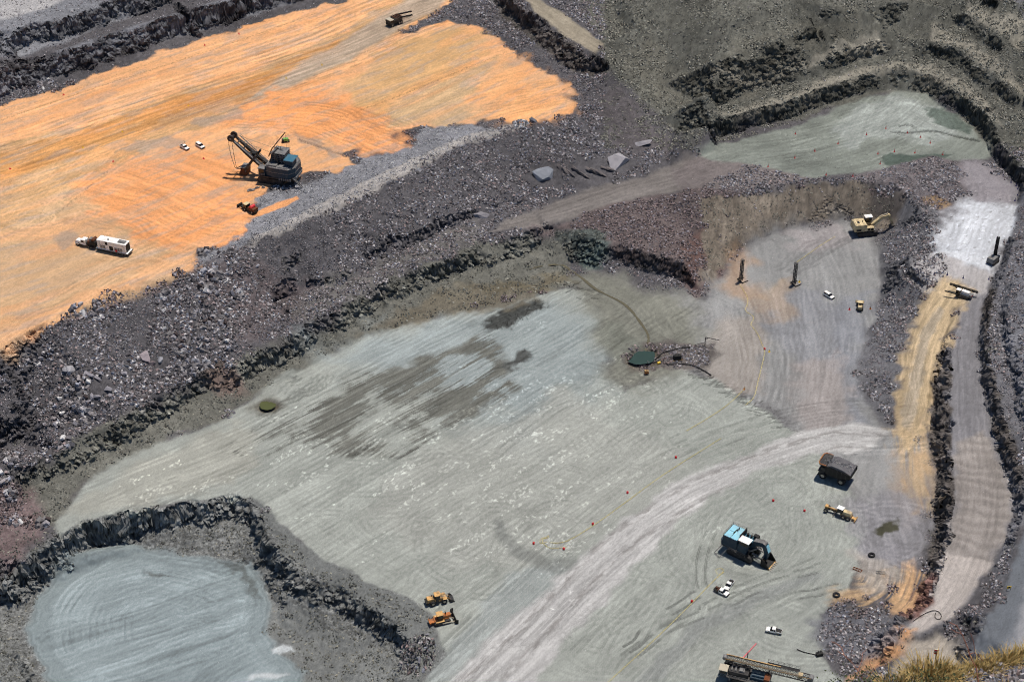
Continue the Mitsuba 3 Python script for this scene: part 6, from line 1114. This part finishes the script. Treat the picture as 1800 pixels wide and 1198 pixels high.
scene['hillside'] = mikit.ply((hx, np.vstack([np.stack([a, b, c_], 1), np.stack([a, c_, d_], 1)])), 'soil', smooth=True, color=hc); labels['hillside'] = {'label': 'stony near hillside below the lookout', 'category': 'ground', 'kind': 'structure'}
HT = cKDTree(hx)
g = np.random.default_rng(31); vs, fs, cs, at_ = [], [], [], 0
for q in range(7000):                                            # stones of the near slope
    p = rim(g.uniform(1440, 1860), -abs(g.normal(0, 4.5)) + .3); p = hx[HT.query(p)[1]] + np.r_[g.normal(0, .1, 2), 0]; v, f = BLOCKS[g.integers(14)]; s_ = .03 + .10 * g.random() ** 2
    vs.append(v @ rot(g).T * s_ + p); fs.append(f + at_); at_ += len(v); cs.append(np.tile(alb(np.clip(np.array(GREY[g.integers(6)]) * g.uniform(.7, 1.5), 0, 235)), (len(v), 1)))
scene['near_stones'] = mikit.ply((np.vstack(vs), np.vstack(fs)), 'soil', color=np.vstack(cs)); labels['near_stones'] = {'label': 'grey and purplish stones on the near hillside', 'category': 'stones', 'kind': 'stuff'}
for nm_, c1 in (('grass_straw', (190, 164, 108)), ('grass_olive', (146, 128, 76)), ('leaf_green', (70, 80, 50)), ('twig_red', (150, 96, 78))): solid(nm_, c1, .8)
def grass(u, k, h, n, spread, label, seed, group=None, olive=.4):
    g = np.random.default_rng(seed); key = numbered('grass_tuft'); base = rim(u, k); base = hx[HT.query(base)[1]]; out = {'straw': [], 'olive': []}; fc = {'straw': [], 'olive': []}
    for q in range(n):
        kind = 'olive' if g.random() < olive else 'straw'; a = g.uniform(0, 6.28); r_ = spread * math.sqrt(g.random()); p = base + [math.cos(a) * r_ * 1.6, math.sin(a) * r_, -.1]
        L = h * .66 * g.uniform(.45, 1.1); lean = np.array([math.cos(a), math.sin(a), 0]) * g.uniform(.05, .65) * L * (.4 + r_ / spread) + g.normal(0, .12, 3) * L; w = .008 + .014 * g.random(); side = np.array([math.cos(a + 1.57), math.sin(a + 1.57), 0]) * w
        p1 = p + lean * .35 + [0, 0, L * .6]; p2 = p + lean + [0, 0, L * g.uniform(.75, 1)]; i = len(out[kind]) * 5; out[kind].append([p - side, p + side, p1 - side * .7, p1 + side * .7, p2]); fc[kind] += [[i, i + 1, i + 3], [i, i + 3, i + 2], [i + 2, i + 3, i + 4]]
    for kind in out:
        if out[kind]: scene[f'{key}__{kind}_blades'] = mikit.ply((np.array(out[kind]).reshape(-1, 3), np.array(fc[kind])), {'type': 'twosided', 'b': {'type': 'ref', 'id': 'grass_' + kind}}); labels[f'{key}__{kind}_blades'] = {'label': f'{kind} coloured blades', 'kind': 'stuff'}
    labels[key] = {'label': label, 'category': 'grass'}
    if group: labels[key]['group'] = group
grass(1632, -.4, 1.25, 900, .62, 'tallest dry grass tuft, in front of the pale pad at the bottom right', 1)
grass(1612, -.8, .8, 380, .5, 'dark olive grass tuft just left of the tallest one', 2, None, .7); grass(1660, -.1, 1.0, 420, .32, 'narrow upright grass tuft right of the small marker post', 3)
grass(1572, -.3, 1.0, 300, .4, 'thin wispy grass tuft below the orange rock', 4); grass(1540, -1.5, .5, 300, .5, 'low yellow grass tuft near the bottom edge left of the wispy one', 5); grass(1458, -1.0, .55, 220, .3, 'small separate grass tuft farthest left on the bottom edge', 6)
for j, (u, h) in enumerate(((1690, .45), (1712, .6), (1730, .8), (1749, .75), (1768, .9), (1786, .8), (1805, .9), (1824, .8), (1842, .8))):
    grass(u, .15 - .12 * (j % 3), h, 300, .42, f'dry grass tuft in the dense row along the near rim, {ORD[j]} from the left', 10 + j, 'dense row of grass tufts at the right', .45)
for j, (u, k) in enumerate(((1702, -3.0), (1722, -3.3), (1738, -2.6))): grass(u, k, .5, 200, .35, f'short straw grass tuft in the stones right of the red twig, {ORD[j]} from left', 30 + j, 'short tufts in the stones', .15)
for j, (u, k, n) in enumerate(((1505, -1.0, 700), (1520, -1.6, 600), (1618, -1.5, 900))):
    g = np.random.default_rng(90 + j); key = numbered('low_shrub'); base = hx[HT.query(rim(u, k))[1]]; c = base + g.normal(0, 1, (n, 3)) * [.55, .4, .2] + [0, 0, .25]; d1 = g.normal(0, 1, (n, 3)); d1 /= np.linalg.norm(d1, axis=1, keepdims=True); d2 = np.cross(d1, g.normal(0, 1, (n, 3))); d2 /= np.linalg.norm(d2, axis=1, keepdims=True)
    v = np.stack([c - d1 * .05, c + d2 * .025, c + d1 * .05, c - d2 * .025], 1).reshape(-1, 3); i = np.arange(n)[:, None] * 4
    scene[key + '__foliage'] = mikit.ply((v, np.vstack([i + [0, 1, 2], i + [0, 2, 3]])), {'type': 'twosided', 'b': {'type': 'ref', 'id': 'leaf_green'}}); scene[key + '__stem'] = mikit.ply(tube([base, base + [.05, 0, .3], base + [.2, .1, .5]], .015), 'twig_red')
    labels[key] = {'label': ('dark green low shrub at the foot of the bare red twig, left one', 'dark green low shrub right of the first one, near the orange rock', 'dark green creeping shrub under the tallest grass tuft')[j], 'category': 'shrub'}
def twig(label, paths, d=57.0):
    key = numbered('bare_twig'); labels[key] = {'label': label, 'category': 'dead shrub'}
    for j, (px, r0) in enumerate(paths):
        p = P(px); q = EYE + ray(p[:, 0], p[:, 1]) * (d + np.linspace(0, .8, len(p)) * (1 if j % 2 else -1) * (j > 0))[:, None]; m = []
        for i in range(len(q) - 1): m.append(rod(q[i], q[i + 1], r0 * (1 - .6 * i / len(q)), 6))
        k = f'{key}__stem' if j == 0 else f'{key}__branch' + ('' if j == 1 else f'_{j - 1:03d}'); scene[k] = mikit.ply(cat(m), 'twig_red', smooth=40)
twig('bare reddish twig rising through the grass at the right', [("1724,1230 1720,1198 1716,1172 1706,1155 1702,1140 1692,1116 1682,1099 1669,1093", .022), ("1703,1150 1711,1146 1721,1151 1728,1162", .012), ("1707,1160 1714,1145 1711,1126 1706,1112", .012), ("1690,1113 1680,1110 1672,1104", .009)])
twig('bare branched twig at the left end of the near rim', [("1530,1230 1520,1198 1508,1178 1497,1163 1484,1151 1473,1144", .018), ("1484,1151 1479,1137 1470,1130 1462,1127", .012), ("1496,1162 1496,1145 1500,1134", .009), ("1508,1178 1515,1160 1516,1147 1524,1140", .010), ("1479,1139 1486,1130 1494,1122", .008), ("1520,1196 1534,1178 1545,1166 1556,1156", .010), ("1534,1178 1528,1164 1530,1156", .007)])
key = 'marker_post'; p = EYE + ray(1643, 1178) * 57.6; q = EYE + ray(1646, 1144) * 57.6; labels[key] = {'label': 'small post with a red and white head standing in the grass', 'category': 'post'}
scene[key + '__pole'] = mikit.ply(rod(p, q, .022, 8), 'rust'); scene[key + '__head'] = mikit.ply(trimesh.creation.box((.15, .05, .20), T_(q)), 'pale_rim'); scene[key + '__red_band'] = mikit.ply(cat([trimesh.creation.box((.156, .056, .05), T_(q + [0, 0, z])) for z in (-.07, .07)]), 'red_plastic')
